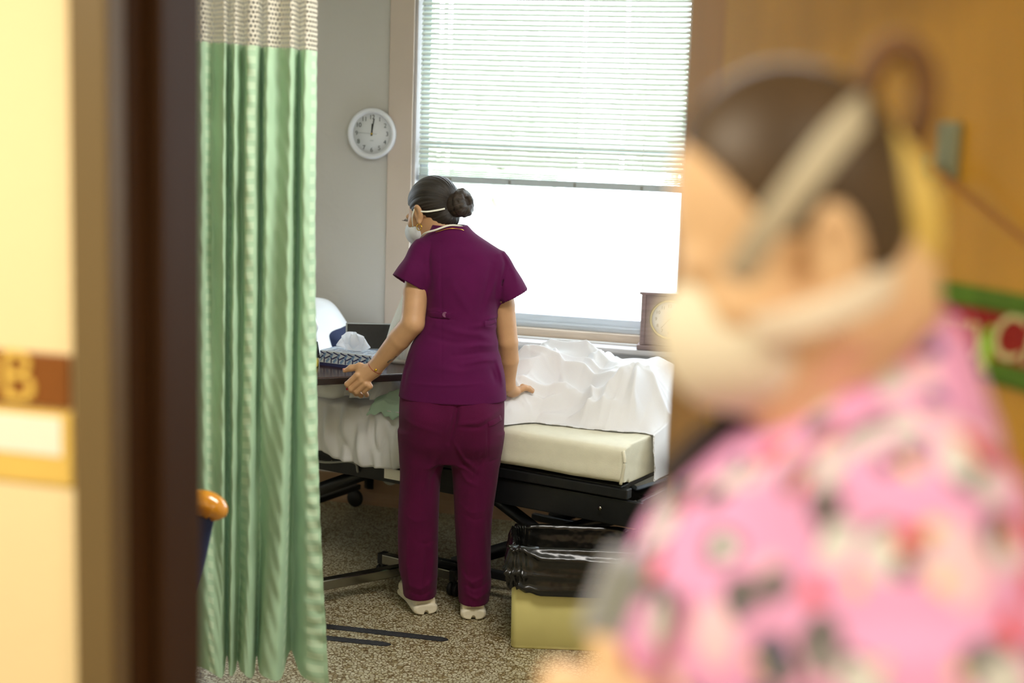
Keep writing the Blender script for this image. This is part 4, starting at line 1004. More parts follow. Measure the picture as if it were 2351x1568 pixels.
strip('longer black non-slip strip on the floor, nearer the bed', tz(690, 1432, 0)[:2], tz(1030, 1470, 0)[:2], 0.042, 1)
strip('shorter black non-slip strip on the floor, nearer the doorway', tz(690, 1459, 0)[:2], tz(898, 1481, 0)[:2], 0.040, 2)

# ------------------------------------------------------------------ person in purple scrubs
NO = tz(1030, 1405, 0)
nu_ = thing('person', 'person in dark purple scrubs bending over the bed, dark hair in a bun', 'person', NO, YAW)
def n_(px, py, yl): return at(px, py, yl, NO)
HC = np.array([-0.103, 0.125, 1.427]); HR = rotm(radians(-20), radians(4), radians(53))
def hp_(x, y, z_): return HC+HR@np.array([x, y, z_])
wristL, wristR = n_(858, 848, 0.05), n_(1165, 885, 0.12)
elbL, elbR = n_(948, 742, -0.03), n_(1166, 785, 0.06); shL, shR = np.array([-0.128, 0.05, 1.265]), np.array([0.140, 0.05, 1.238])
g = SDF((-0.47, -0.15, 0.70), (0.33, 0.34, 1.60), 0.0034)
# torso and hips (under the clothes), neck
g.loft((0, 0.02, 0.72), (0, 0.05, 1.33), [(0, -0.01, 0, 0.165, 0.10), (0.3, 0.0, 0, 0.13, 0.09), (0.55, 0.012, 0, 0.105, 0.08), (0.8, 0.008, 0, 0.10, 0.075), (1, -0.01, 0.0, 0.05, 0.05)], 0.02)
g.cone((-0.040, 0.065, 1.30), hp_(0, -0.03, -0.05), 0.050, 0.05, 0.03)
for s, a in ((-1, shL), (1, shR)): g.cone((0.0, 0.05, 1.27), a, 0.035, 0.035, 0.03)
# head
g.ell(hp_(0, -0.012, 0.028), (0.073, 0.092, 0.082), 0.02, HR); g.ell(hp_(0, 0.03, -0.03), (0.056, 0.062, 0.078), 0.03, HR)
g.ell(hp_(0, 0.045, -0.085), (0.03, 0.034, 0.026), 0.03, HR); g.cone(hp_(0, 0.088, -0.005), hp_(0, 0.108, -0.042), 0.009, 0.013, 0.012)
for s in (-1, 1):
    g.ell(hp_(s*0.03, 0.08, 0.002), (0.017, 0.012, 0.010), 0.01, HR); g.ell(hp_(s*0.042, 0.058, -0.03), (0.02, 0.022, 0.02), 0.02, HR)
    er = HR@rotm(radians(12), radians(s*18), 0)
    g.ell(hp_(s*0.079, -0.004, -0.012), (0.009, 0.019, 0.032), 0.006, er); g.ell(hp_(s*0.088, 0.002, -0.006), (0.006, 0.011, 0.018), 0.005, er, op='-')
    g.ell(hp_(s*0.075, 0.003, -0.040), (0.007, 0.009, 0.012), 0.006, HR)
# arms
g.chain([shL, elbL*0.5+shL*0.5+np.array([-0.006, -0.004, 0.0]), elbL, elbL*0.66+wristL*0.34, wristL], [0.042, 0.044, 0.0405, 0.039, 0.027], 0.006)
g.chain([shR, elbR*0.5+shR*0.5, elbR, elbR*0.6+wristR*0.4+np.array([0.004, 0, 0]), wristR], [0.040, 0.040, 0.0355, 0.035, 0.0255], 0.006)
# left hand closed on the table edge
hy = 0.055
pm = n_(836, 862, hy); g.ell(pm, (0.034, 0.022, 0.030), 0.02, rotm(0, radians(-35), 0)); g.cone(wristL, pm, 0.024, 0.026, 0.02)
fing = [((820, 861), (797, 882), (806, 896), 0.0100), ((830, 873), (806, 893), (818, 904), 0.0098), ((840, 882), (819, 900), (829, 908), 0.0092), ((850, 887), (836, 899), (842, 907), 0.0080)]
for i, (a, b_, c_, r) in enumerate(fing):
    g.chain([pm*0.55+n_(*a, hy-0.012)*0.45, n_(*a, hy-0.018), n_(*b_, hy-0.010+0.002*i), n_(*c_, hy+0.022), n_(c_[0]-2, c_[1]-8, hy+0.040)], [r*1.15, r*1.12, r, r*0.92, r*0.8], 0.004)
th = [n_(846, 850, hy+0.004), n_(826, 841, hy+0.010), n_(806, 845, hy+0.014), n_(791, 851, hy+0.018)]
g.chain(th, [0.014, 0.0125, 0.0105, 0.0075], 0.010)
# right hand flat on the sheet
pm2 = n_(1176, 898, 0.155); g.ell(pm2, (0.028, 0.038, 0.016), 0.014, rotm(radians(-12), 0, radians(-32))); g.cone(wristR, pm2, 0.024, 0.020, 0.02)
for i, (dx, dy, L_) in enumerate(((0.012, 0.052, 0.9), (0.026, 0.046, 1.0), (0.036, 0.032, 0.95), (0.040, 0.014, 0.78))):
    b0 = pm2+np.array([dx*0.7, dy*0.6, 0.002]); d_ = np.array([0.55+0.1*i, 0.80-0.16*i, 0]); d_ /= np.linalg.norm(d_)
    g.chain([b0, b0+d_*0.026*L_+np.array([0, 0, 0.008]), b0+d_*0.046*L_+np.array([0, 0, 0.003]), b0+d_*0.062*L_+np.array([0, 0, -0.006])], [0.0100, 0.0092, 0.0085, 0.0072], 0.004)
g.chain([pm2+np.array([-0.012, 0.0, 0.0]), pm2+np.array([-0.01, 0.045, 0.0]), pm2+np.array([0.004, 0.07, -0.004])], [0.012, 0.010, 0.008], 0.008)
bme = g.mesh('person_body'); body = link('body', bme, MATS['skin_nurse'], nu_)
# nails, bracelet, tattoo mark
def blob(name, c, r, M, m, par, h=0.0012):
    q = SDF(np.array(c)-max(r)-4*h, np.array(c)+max(r)+4*h, h); q.ell(c, r, 0, M); return link(name, q.mesh(name), m, par)
blob('thumb_nail', th[3]+np.array([-0.001, -0.004, 0.005]), (0.006, 0.004, 0.004), rotm(radians(30), radians(20), 0), MATS['nail'], body)
bl = n_(852, 843, 0.05); axw = (wristL-elbL)/np.linalg.norm(wristL-elbL); e1 = np.cross(axw, (0, 1, 0)); e1 /= np.linalg.norm(e1); e2 = np.cross(axw, e1)
wc = wristL-axw*0.012
rb = link('bracelet', sweep('tmp', [wc+e1*cos(a)*0.0292+e2*sin(a)*0.0292 for a in np.linspace(0, 2*pi, 28)], 0.0017, MATS['red_cord'], None, seg=6, smooth_n=1).data, None, nu_); bpy.data.objects.remove(bpy.data.objects['tmp'])
rb['label'] = 'thin red cord bracelet with a small bead'
bb = bvh_of(bme)
q = on_surface(bb, wc+e1*0.0+np.array([0.004, 0, -0.004]), (0, 1, 0), 0.002); q = q if q is not None else wc
blob('bead', q, (0.005, 0.0025, 0.005), None, MATS['gold'], rb)
blob('cord_knot', n_(797, 893, hy-0.006), (0.004, 0.004, 0.005), None, MATS['red_cord'], rb)
tt = [on_surface(bb, n_(*p_, 0), (0, 1, 0), 0.0006) for p_ in ((889, 832), (896, 826), (903, 823), (910, 816))]
tt = [t_ for t_ in tt if t_ is not None]
mat('tattoo_ink', srgb(84, 70, 58), 0.6, var=0.3, vscale=200)
if len(tt) > 2: sweep('tattoo', tt, 0.002, MATS['tattoo_ink'], body, flat=(0.003, 0.0006), up=(0, 1, 0))
# hair: cap swept back into the bun
def strands(me, centre, axis, M=None):
    n = len(me.vertices); co = np.zeros(n*3, np.float32); me.vertices.foreach_get('co', co); co = co.reshape(-1, 3)-np.array(centre)
    ax = np.array(axis)/np.linalg.norm(axis); t1 = np.cross(ax, (0.1, 0.2, 1)); t1 /= np.linalg.norm(t1); t2 = np.cross(ax, t1)
    ang = np.arctan2(co@t2, co@t1); rad = np.hypot(co@t1, co@t2)
    at_ = me.attributes.new('strand', 'FLOAT_VECTOR', 'POINT')
    at_.data.foreach_set('vector', np.stack([np.sin(ang)*1.0, np.cos(ang)*3, rad*6], 1).astype(np.float32).ravel() if False else np.stack([ang, np.abs(ang)*0.3, rad*8], 1).astype(np.float32).ravel())
h = SDF(HC-0.16, HC+0.16, 0.003)
h.ell(hp_(0, -0.016, 0.034), (0.080, 0.099, 0.087), 0.0, HR); h.ell(hp_(0, -0.06, -0.03), (0.052, 0.045, 0.055), 0.03, HR)
h.ell(hp_(0, 0.105, -0.035), (0.12, 0.085, 0.095), 0.012, HR, op='-')
for s in (-1, 1): h.ell(hp_(s*0.09, 0.022, -0.052), (0.045, 0.05, 0.052), 0.01, HR, op='-')
h.ell(hp_(0, -0.045, -0.115), (0.09, 0.06, 0.05), 0.01, HR, op='-')
# combed grooves converge on the bun
bun = hp_(0.002, -0.122, -0.012); baxis = HR@np.array([0, -1, 0.0])
X, Y, Z = h.ax[0][:, None, None]-bun[0], h.ax[1][None, :, None]-bun[1], h.ax[2][None, None, :]-bun[2]
t1 = np.cross(baxis, (0.1, 0.2, 1)); t1 /= np.linalg.norm(t1); t2 = np.cross(baxis, t1)
ang = np.arctan2(X*t2[0]+Y*t2[1]+Z*t2[2], X*t1[0]+Y*t1[1]+Z*t1[2])
h.A += (0.0011*np.sin(ang*34+3*np.sin(ang*5))).astype(np.float32)
me = h.mesh('hair'); strands(me, bun, baxis); hair = link('hair', me, MATS['hair_dark'], nu_)
h = SDF(bun-0.075, bun+0.075, 0.0025)
h.ell(bun, (0.040, 0.034, 0.044), 0.0, HR); h.cone(bun, bun-baxis*0.03, 0.030, 0.034, 0.02)
rs = np.random.RandomState(8)
for i in range(11):
    a0 = i/11*2*pi; pts = []
    for t_ in np.linspace(0, 1, 7):
        a = a0+t_*2.2; r = 0.038*sin(0.35+t_*2.2); pts.append(bun+t1*cos(a)*r+t2*sin(a)*r*1.1+baxis*(0.006+0.030*t_+rs.normal()*0.002))
    h.chain(pts, [0.010]*7, 0.004)
h.A += 0
me = h.mesh('hair_bun'); strands(me, bun, baxis); link('hair_bun', me, MATS['hair_bun'], hair)
for i in range(9):
    a = rs.uniform(0, 6.28); p0 = bun+t1*cos(a)*0.035+t2*sin(a)*0.035+baxis*0.01; d_ = rs.normal(size=3)*0.014
    sweep('loose_strand', [p0, p0+d_+np.array([0, 0, 0.002]), p0+d_*1.8+np.array([0, 0, -0.014])], 0.0004, MATS['hair_bun'], hair, seg=4)
for dx in (-0.02, -0.008, 0.006): sweep('loose_strand', [bun+np.array([dx, -0.02, -0.03]), bun+np.array([dx-0.004, -0.024, -0.06]), bun+np.array([dx, -0.018, -0.09])], 0.0005, MATS['hair_bun'], hair, seg=4)
# mask with two straps, hoop earring, chain, lashes
h = SDF(HC-0.16, HC+0.16, 0.003); h.ell(hp_(0, 0.056, -0.052), (0.060, 0.056, 0.056), 0.0, HR); h.ell(hp_(0, 0.115, -0.05), (0.02, 0.015, 0.03), 0.04, HR)
h.ell(hp_(0, -0.03, -0.03), (0.09, 0.062, 0.14), 0.006, HR, op='-')
mask = link('face_mask', h.mesh('face_mask'), MATS['mask_white'], nu_); mask['label'] = 'white face mask'
bh = bvh_of(bme)
def around(pts, lift):
    out = []
    for p_ in pts:
        p_ = Vector(p_); r = bh.find_nearest(p_); n = (p_-r[0]).normalized(); 
        if r[1].dot(n) < 0: n = r[1]
        out.append(np.array(r[0]+n*lift))
    return out
sp = [hp_(-0.060, 0.05, -0.045), hp_(-0.079, 0.028, -0.016), hp_(-0.085, 0.006, 0.006)]
sweep('strap', sp, 0.002, MATS['strap_white'], mask, flat=(0.0028, 0.0008), up=HR@np.array([-1, 0, 0]))
sp = [hp_(-0.085, -0.014, -0.008), hp_(-0.080, -0.045, -0.018), hp_(-0.066, -0.076, -0.022), hp_(-0.048, -0.100, -0.022)]
sweep('strap', sp, 0.002, MATS['strap_white'], mask, flat=(0.0030, 0.0008), up=HR@np.array([-1, 0, 0]))
sp = [hp_(-0.05, 0.04, -0.095), n_(975, 536, 0.02), n_(1000, 528, 0.0), n_(1030, 518, -0.004), n_(1052, 518, 0.008), n_(1066, 522, 0.04)]
sweep('strap', sp, 0.002, MATS['strap_white'], mask, flat=(0.0034, 0.001), up=(0, 1, 0.3))
ec = hp_(-0.080, 0.004, -0.060)
er_ = sweep('earring', [ec+HR@np.array([0, cos(a)*0.011, sin(a)*0.011]) for a in np.linspace(0, 2*pi, 22)], 0.0016, MATS['gold'], nu_, seg=6, smooth_n=1); er_['label'] = 'small gold hoop earring'
sweep('necklace', [n_(1000, 533, 0.0), n_(1030, 525, -0.008), n_(1055, 526, 0.0), n_(1072, 532, 0.03)], 0.0012, MATS['gold'], nu_, seg=5)
for k in range(7): a = k/6; p0 = hp_(-0.045+0.03*a, 0.088+0.006*a, -0.004); sweep('eyelash', [p0, p0+HR@np.array([-0.004, 0.008, -0.004]), p0+HR@np.array([-0.007, 0.013, -0.002])], 0.0007, MATS['lash_black'], body, seg=4)

# tunic
g = SDF((-0.30, -0.22, 0.74), (0.30, 0.26, 1.41), 0.0036)
def Tz(z_): return (z_-0.785)/(1.385-0.785)
sec = [(0.785, -0.007, 0.0, 0.190, 0.136), (0.86, -0.006, 0.0, 0.180, 0.132), (0.95, -0.006, 0.005, 0.158, 0.118), (1.02, 0.003, 0.015, 0.136, 0.106), (1.08, 0.014, 0.022, 0.127, 0.102), (1.17, 0.014, 0.03, 0.134, 0.108), (1.235, 0.010, 0.04, 0.146, 0.106), (1.29, 0.004, 0.05, 0.138, 0.096), (1.33, -0.012, 0.058, 0.105, 0.084), (1.358, -0.026, 0.062, 0.078, 0.074), (1.385, -0.036, 0.066, 0.062, 0.062)]
hemL, hemR = n_(942, 654, 0.025), n_(1177, 684, 0.045)
sL0, sR0 = np.array([-0.108, 0.05, 1.285]), np.array([0.120, 0.05, 1.262])
def sleeve(a, b_, r0, r1, rv):
    g.loft(a, b_, [(-0.05, 0, 0, r0*0.8, r0*0.8), (0.25, 0, 0, r0, r0), (0.65, 0, 0, (r0+r1)/2*1.04, rv), (1.0, 0, 0, r1, rv)], 0.0, u=(1, 0, 0))
    d_ = np.array(b_)-a; g.loft(b_-d_*0.5, b_+d_*0.1, [(0, 0, 0, r1*0.80, rv*0.8), (0.7, 0, 0, r1*0.90, rv*0.9), (1.0, 0, 0, r1*0.93, rv*0.93)], 0.004, u=(1, 0, 0), op='-')
sleeve(sL0, hemL, 0.058, 0.071, 0.076); sleeve(sR0, hemR, 0.055, 0.062, 0.070)
g.loft((0, 0, 0.785), (0, 0, 1.385), [(Tz(z_), x, y, rx, ry) for z_, x, y, rx, ry in sec], 0.016)
g.cone((0.085, 0.045, 1.24), (0.112, 0.048, 1.165), 0.045, 0.036, 0.02); g.cone((0.136, 0.012, 1.235), (0.140, 0.012, 1.155), 0.030, 0.024, 0.012)
g.cone((-0.045, 0.062, 1.325), (-0.122, 0.05, 1.285), 0.048, 0.052, 0.03); g.cone((-0.02, 0.062, 1.322), (0.125, 0.05, 1.255), 0.050, 0.050, 0.03)
# neck opening
g.loft((-0.038, 0.066, 1.366), (-0.046, 0.078, 1.42), [(0, 0, 0, 0.050, 0.050), (1, 0, 0, 0.062, 0.062)], 0.006, op='-')
def fo(pts, w_, a, yl=-0.09): g.fold([(lambda q: (q[0], q[2]))(n_(x, y, yl)) for x, y in pts], w_, a, ymax=0.04)
for pts, w_, a in (([(985, 560), (982, 600), (988, 660)], 0.006, -0.0045), ([(1148, 582), (1160, 610), (1152, 660), (1148, 700)], 0.006, -0.005),
                   ([(1000, 748), (1050, 762), (1100, 770), (1140, 792)], 0.012, 0.006), ([(985, 775), (1040, 786), (1100, 788)], 0.010, -0.004), ([(1140, 800), (1100, 792), (1060, 795)], 0.009, 0.006),
                   ([(1142, 760), (1110, 750), (1070, 752)], 0.009, 0.005), ([(1150, 832), (1110, 826), (1060, 834)], 0.009, 0.005), ([(1145, 815), (1100, 810), (1040, 815)], 0.008, -0.004),
                   ([(1120, 700), (1135, 650), (1140, 610)], 0.010, 0.005), ([(1100, 720), (1118, 660), (1128, 610)], 0.010, -0.004), ([(1143, 735), (1125, 735), (1112, 742)], 0.006, 0.006),
                   ([(990, 700), (1000, 660), (1010, 620)], 0.014, 0.004), ([(1030, 640), (1060, 690), (1090, 730)], 0.014, 0.003), ([(1010, 600), (1050, 580), (1100, 590)], 0.02, 0.004),
                   ([(962, 720), (1000, 716), (1040, 722)], 0.006, 0.003), ([(975, 732), (1010, 734), (1045, 735)], 0.004, -0.003), ([(940, 880), (1030, 880), (1110, 878)], 0.005, 0.002),
                   ([(945, 820), (930, 860), (925, 895)], 0.007, -0.005), ([(1140, 830), (1150, 862), (1155, 890)], 0.008, 0.007), ([(1128, 850), (1138, 880)], 0.007, -0.004), ([(1010, 560), (1013, 700), (1015, 870)], 0.003, -0.0016),
                   ([(945, 580), (935, 610), (925, 640)], 0.014, 0.003), ([(1165, 600), (1180, 630), (1190, 660)], 0.010, 0.004), ([(1000, 840), (1060, 850), (1110, 845)], 0.012, 0.003)):
    fo(pts, w_, a)
g.ripple(0.0022, (22, 22, 22), 12)
tme = g.mesh('scrub_top'); top = link('scrub_top', tme, MATS['scrub_purple'], nu_); top['label'] = 'dark purple short-sleeved scrub top'
tb_ = bvh_of(tme)
q = on_surface(tb_, n_(1024, 716, 0), (0, 1, 0), 0.0)
if q is not None:
    bt = lathe('button', [(0, 0), (0.0085, 0), (0.0095, 0.0015), (0.0085, 0.003), (0.006, 0.002), (0, 0.002)], MATS['button_mauve'], top, seg=20, loc=q+np.array([0, -0.0005, 0]), rot=(radians(90), 0, 0))
def seam(pts, m, par, name, lift, flat): 
    q = [on_surface(tb_, n_(x, y, 0), (0, 1, 0), lift) for x, y in pts]; q = [p_ for p_ in q if p_ is not None]
    if len(q) > 2: return sweep(name, q, 0.002, m, par, flat=flat, up=(0, 1, 0), smooth_n=4)
tp_ = [np.array(p_) for p_ in ((975, 718), (995, 717), (1015, 717), (1032, 718), (1038, 722))]
seam([(976, 719), (992, 718), (1010, 718), (1026, 718), (1036, 719)], MATS['scrub_purple'], top, 'waist_tab', 0.0006, (0.011, 0.0016))
seam([(1112, 738), (1125, 737), (1138, 733), (1143, 730)], MATS['scrub_purple'], top, 'waist_tab', 0.0012, (0.010, 0.002))
# trousers
g = SDF((-0.24, -0.20, 0.0), (0.24, 0.20, 0.89), 0.0042)
def Pz(z_): return (z_-0.56)/(0.87-0.56)
g.loft((0, 0, 0.56), (0, 0, 0.87), [(Pz(z_), x, y, rx, ry) for z_, x, y, rx, ry in ((0.56, -0.008, 0.01, 0.165, 0.09), (0.64, -0.008, -0.004, 0.182, 0.112), (0.72, -0.008, -0.012, 0.185, 0.126), (0.80, -0.008, -0.004, 0.182, 0.124), (0.87, -0.006, 0.0, 0.170, 0.12))], 0.0)
g.cone((-0.085, -0.060, 0.72), (-0.085, -0.050, 0.66), 0.078, 0.074, 0.03); g.cone((0.075, -0.062, 0.72), (0.078, -0.055, 0.655), 0.078, 0.074, 0.03)
for secs, z0 in (([(0.66, -0.108, 0.0, 0.084, 0.10), (0.57, -0.108, 0.005, 0.083, 0.096), (0.489, -0.114, 0.012, 0.073, 0.086), (0.33, -0.118, 0.016, 0.073, 0.078), (0.167, -0.114, 0.02, 0.070, 0.082), (0.11, -0.108, 0.018, 0.064, 0.082), (0.058, -0.105, 0.016, 0.060, 0.078)], 0.058),
                 ([(0.66, 0.084, 0.0, 0.088, 0.10), (0.573, 0.080, 0.002, 0.088, 0.096), (0.49, 0.081, 0.004, 0.080, 0.086), (0.335, 0.079, 0.002, 0.0655, 0.076), (0.175, 0.087, 0.0, 0.061, 0.080), (0.11, 0.090, -0.010, 0.060, 0.080), (0.054, 0.089, -0.016, 0.054, 0.076)], 0.054)):
    secs = secs[::-1]; za, zb_ = secs[0][0], secs[-1][0]
    g.loft((0, 0, za), (0, 0, zb_), [((s[0]-za)/(zb_-za),)+s[1:] for s in secs], 0.025)
def fp(pts, w_, a, yl=-0.08): g.fold([(lambda q: (q[0], q[2]))(n_(x, y, yl)) for x, y in pts], w_, a, ymax=0.03)
for pts, w_, a in (([(1052, 915), (1046, 960), (1032, 1010)], 0.009, -0.012), ([(1150, 940), (1100, 962), (1050, 966)], 0.007, 0.004), ([(1148, 956), (1100, 974), (1055, 973)], 0.006, -0.004), ([(930, 960), (970, 975), (1010, 985)], 0.009, 0.002),
                   ([(1040, 1005), (1062, 1050), (1098, 1078)], 0.008, 0.004), ([(1044, 1020), (1066, 1066), (1096, 1092)], 0.006, -0.003), ([(1052, 1075), (1072, 1105), (1104, 1118)], 0.007, 0.003), ([(1108, 1050), (1092, 1090), (1062, 1130)], 0.007, -0.003), ([(1015, 1030), (985, 1075), (970, 1130)], 0.009, 0.003), ([(1012, 1060), (990, 1100), (985, 1150)], 0.006, -0.003),
                   ([(1055, 1160), (1080, 1178), (1112, 1176)], 0.006, 0.002), ([(1060, 1180), (1090, 1196), (1118, 1190)], 0.006, -0.002), ([(925, 1185), (955, 1202), (990, 1196)], 0.006, 0.002), ([(945, 1240), (975, 1255), (1000, 1248)], 0.006, -0.002),
                   ([(1062, 1322), (1084, 1338), (1120, 1322)], 0.007, 0.004), ([(1065, 1342), (1090, 1352), (1122, 1340)], 0.006, -0.004), ([(1070, 1362), (1095, 1372), (1120, 1362)], 0.007, 0.005), ([(1060, 1300), (1075, 1330), (1082, 1370)], 0.007, -0.003), ([(1100, 1290), (1108, 1330), (1100, 1375)], 0.008, 0.004),
                   ([(930, 1345), (965, 1356), (1000, 1340)], 0.008, 0.003), ([(935, 1362), (965, 1372), (998, 1360)], 0.006, -0.003), ([(988, 1230), (993, 1300), (985, 1370)], 0.009, 0.004), ([(975, 1250), (978, 1310), (972, 1372)], 0.008, -0.003), ([(935, 1230), (932, 1300), (942, 1365)], 0.009, 0.003), ([(1117, 1180), (1120, 1260), (1124, 1330)], 0.007, -0.003),
                   ([(1120, 955), (1120, 1010), (1118, 1060)], 0.004, -0.002), ([(1120, 1060), (1150, 1058)], 0.004, -0.002)):
    fp(pts, w_, a)
g.ripple(0.0022, (26, 26, 18), 15)
pme = g.mesh('scrub_trousers'); tr_ = link('scrub_trousers', pme, MATS['pants_purple'], nu_)
pb_ = bvh_of(pme); tb_ = pb_
seam([(1122, 958), (1135, 955), (1150, 950)], MATS['pants_purple'], tr_, 'pocket_flap', 0.0012, (0.010, 0.0012))
# shoes
def shoe(hx, hy_, ang):
    g = SDF((-0.07, -0.06, -0.004), (0.07, 0.25, 0.12), 0.0034)
    s_ = SDF((-0.07, -0.06, -0.004), (0.07, 0.26, 0.06), 0.0034)
    g.loft((0, -0.004, 0.04), (0, 0.235, 0.034), [(0.0, 0, 0, 0.036, 0.026), (0.06, 0, 0.006, 0.040, 0.034), (0.3, 0.001, 0.008, 0.037, 0.036), (0.6, 0.003, 0, 0.043, 0.028), (0.85, 0.002, -0.004, 0.040, 0.022), (1, 0, -0.006, 0.024, 0.014)], 0.0, u=(1, 0, 0), p=2.4)
    g.loft((0, 0.03, 0.05), (0, 0.045, 0.098), [(0, 0, 0, 0.034, 0.042), (1, 0, 0, 0.032, 0.040)], 0.02)
    g.ripple(0.0016, (90, 40, 120), 3)
    s_.loft((0, -0.016, 0.021), (0, 0.24, 0.016), [(0.0, 0, 0, 0.038, 0.018), (0.08, 0, 0, 0.046, 0.021), (0.5, 0.003, 0, 0.042, 0.015), (0.85, 0.002, 0, 0.043, 0.013), (1, 0, 0.002, 0.024, 0.010)], 0.0, u=(1, 0, 0), p=2.6)
    for i in range(9): s_.cone((-0.06, 0.0+0.027*i, -0.003), (0.06, 0.0+0.027*i, -0.003), 0.005, 0.005, 0.003, op='-')
    s_.ell((0, -0.014, 0.0), (0.008, 0.02, 0.016), 0.004, op='-')
    M = Matrix.Translation((hx, hy_, 0)) @ Matrix.Rotation(ang, 4, 'Z')
    a = g.mesh('shoe'); a.transform(M); b_ = s_.mesh('midsole'); b_.transform(M)
    sh_ = link('shoe', a, MATS['shoe_white'], nu_); sh_['label'] = 'chunky off-white sneaker'; link('midsole', b_, MATS['shoe_white'], sh_)
    bm = bmesh.new(); add_box(bm, (-0.03, 0.0, 0.0), (0.03, 0.21, 0.004), 0.0015, M=M); link('outsole', bm_mesh('outsole', bm), MATS['shoe_sole'], sh_)
    for s in (-1, 1):
        bm = bmesh.new(); add_box(bm, (s*0.024-0.006, -0.012, 0.018), (s*0.024+0.006, -0.002, 0.03), 0.002, M=M); link('heel_lug', bm_mesh('heel_lug', bm), MATS['shoe_white'], sh_)
shoe(-0.083, -0.026, radians(22)); shoe(0.090, -0.062, radians(6))

# ------------------------------------------------------------------ person in front, in pink printed tunic
PO = np.array([*(CAM+F0*1.05+R0*0.24)[:2], 0.0])
pf = thing('person', 'person in pink printed tunic and white cup mask standing close in front', 'person', PO, YAW)
def f_(px, py, yl): return at(px, py, yl, PO)
# head frame: x right of the head, y = facing; facing left in the picture, looking down
FC = f_(1835, 505, 0.0); FR = rotm(radians(-24), 0, radians(84))
def fh(x, y, z_): return FC+FR@np.array([x, y, z_])
g = SDF((-0.26, -0.30, 1.24), (0.24, 0.26, 1.84), 0.006)
g.ell(fh(0, 0.002, 0.026), (0.074, 0.082, 0.084), 0.02, FR); g.ell(fh(0, 0.032, -0.035), (0.058, 0.062, 0.085), 0.03, FR); g.ell(fh(0, 0.05, -0.098), (0.032, 0.034, 0.028), 0.03, FR)
g.cone(fh(0, 0.088, -0.008), fh(0, 0.112, -0.05), 0.009, 0.014, 0.012)
for s in (-1, 1):
    g.ell(fh(s*0.03, 0.08, 0.0), (0.018, 0.012, 0.011), 0.01, FR); g.ell(fh(s*0.045, 0.055, -0.04), (0.022, 0.026, 0.024), 0.02, FR)
    er = FR@rotm(radians(10), radians(s*16), 0); g.ell(fh(s*0.08, -0.012, -0.02), (0.009, 0.020, 0.034), 0.006, er); g.ell(fh(s*0.089, -0.006, -0.014), (0.006, 0.011, 0.018), 0.005, er, op='-')
    g.cone(fh(s*0.06, 0.0, -0.075), fh(s*0.025, 0.055, -0.105), 0.022, 0.02, 0.03)
nk = f_(2000, 930, 0.02)
g.cone(fh(0, -0.03, -0.06), nk, 0.052, 0.055, 0.03); g.cone(f_(1850, 800, 0.0), f_(1900, 960, 0.0), 0.042, 0.05, 0.03)
g.cone(nk, nk+np.array([0, 0, -0.1]), 0.06, 0.08, 0.03)
# near arm: forearm raised in front, hand curled round a device
sh_n = f_(2010, 1120, -0.15); el_n = np.array([0.05, -0.21, 1.285]); wr_n = f_(1490, 1730, -0.13)
g.cone(el_n, wr_n, 0.042, 0.030, 0.02); g.cone(sh_n+np.array([0, 0.03, -0.03]), el_n, 0.03, 0.042, 0.02)
pmf = f_(1405, 1640, -0.125); g.ell(pmf, (0.034, 0.022, 0.032), 0.015); g.cone(wr_n, pmf, 0.028, 0.026, 0.02)
for i in range(4):
    z_ = 0.024-0.016*i; a = pmf+np.array([-0.012, -0.016, z_]); g.chain([a, a+np.array([-0.022, -0.006, 0.004]), a+np.array([-0.030, 0.016, 0.002]), a+np.array([-0.016, 0.032, 0.0])], [0.0095, 0.009, 0.0085, 0.0075], 0.003)
g.chain([pmf+np.array([0.0, -0.006, 0.028]), pmf+np.array([-0.006, -0.004, 0.046]), pmf+np.array([-0.010, 0.004, 0.060])], [0.012, 0.0105, 0.0085], 0.006)
bodyf = link('body', g.mesh('front_body'), MATS['skin_front'], pf)
# hair
h = SDF(FC-0.17, FC+0.17, 0.006)
h.ell(fh(0, -0.002, 0.030), (0.078, 0.085, 0.087), 0.0, FR); h.ell(fh(0, -0.030, -0.032), (0.058, 0.040, 0.055), 0.03, FR)
h.ell(fh(0, 0.105, -0.012), (0.13, 0.090, 0.108), 0.012, FR, op='-')
for s in (-1, 1): h.ell(fh(s*0.095, 0.018, -0.06), (0.05, 0.052, 0.058), 0.012, FR, op='-')
hf = link('hair', h.mesh('hair'), MATS['hair_front'], pf); hf['label'] = 'dark brown hair combed back tightly'
lc = f_(2052, 238, 0.0)
sweep('hair_loop', [lc+np.array([0.021*cos(a)+0.010*sin(a), 0.0, -0.014*cos(a)+0.038*sin(a)]) for a in np.linspace(0, 2*pi, 20)], 0.0105, MATS['hair_loop'], hf, seg=10, smooth_n=2, up=(0, 1, 0))
sweep('pony_tail', [f_(1990, 265, -0.02), f_(2040, 370, -0.02), f_(2085, 470, -0.02), f_(2105, 570, -0.02), f_(2105, 660, -0.01)], [0.010, 0.020, 0.023, 0.018, 0.006], MATS['hair_blonde'], hf, seg=14)
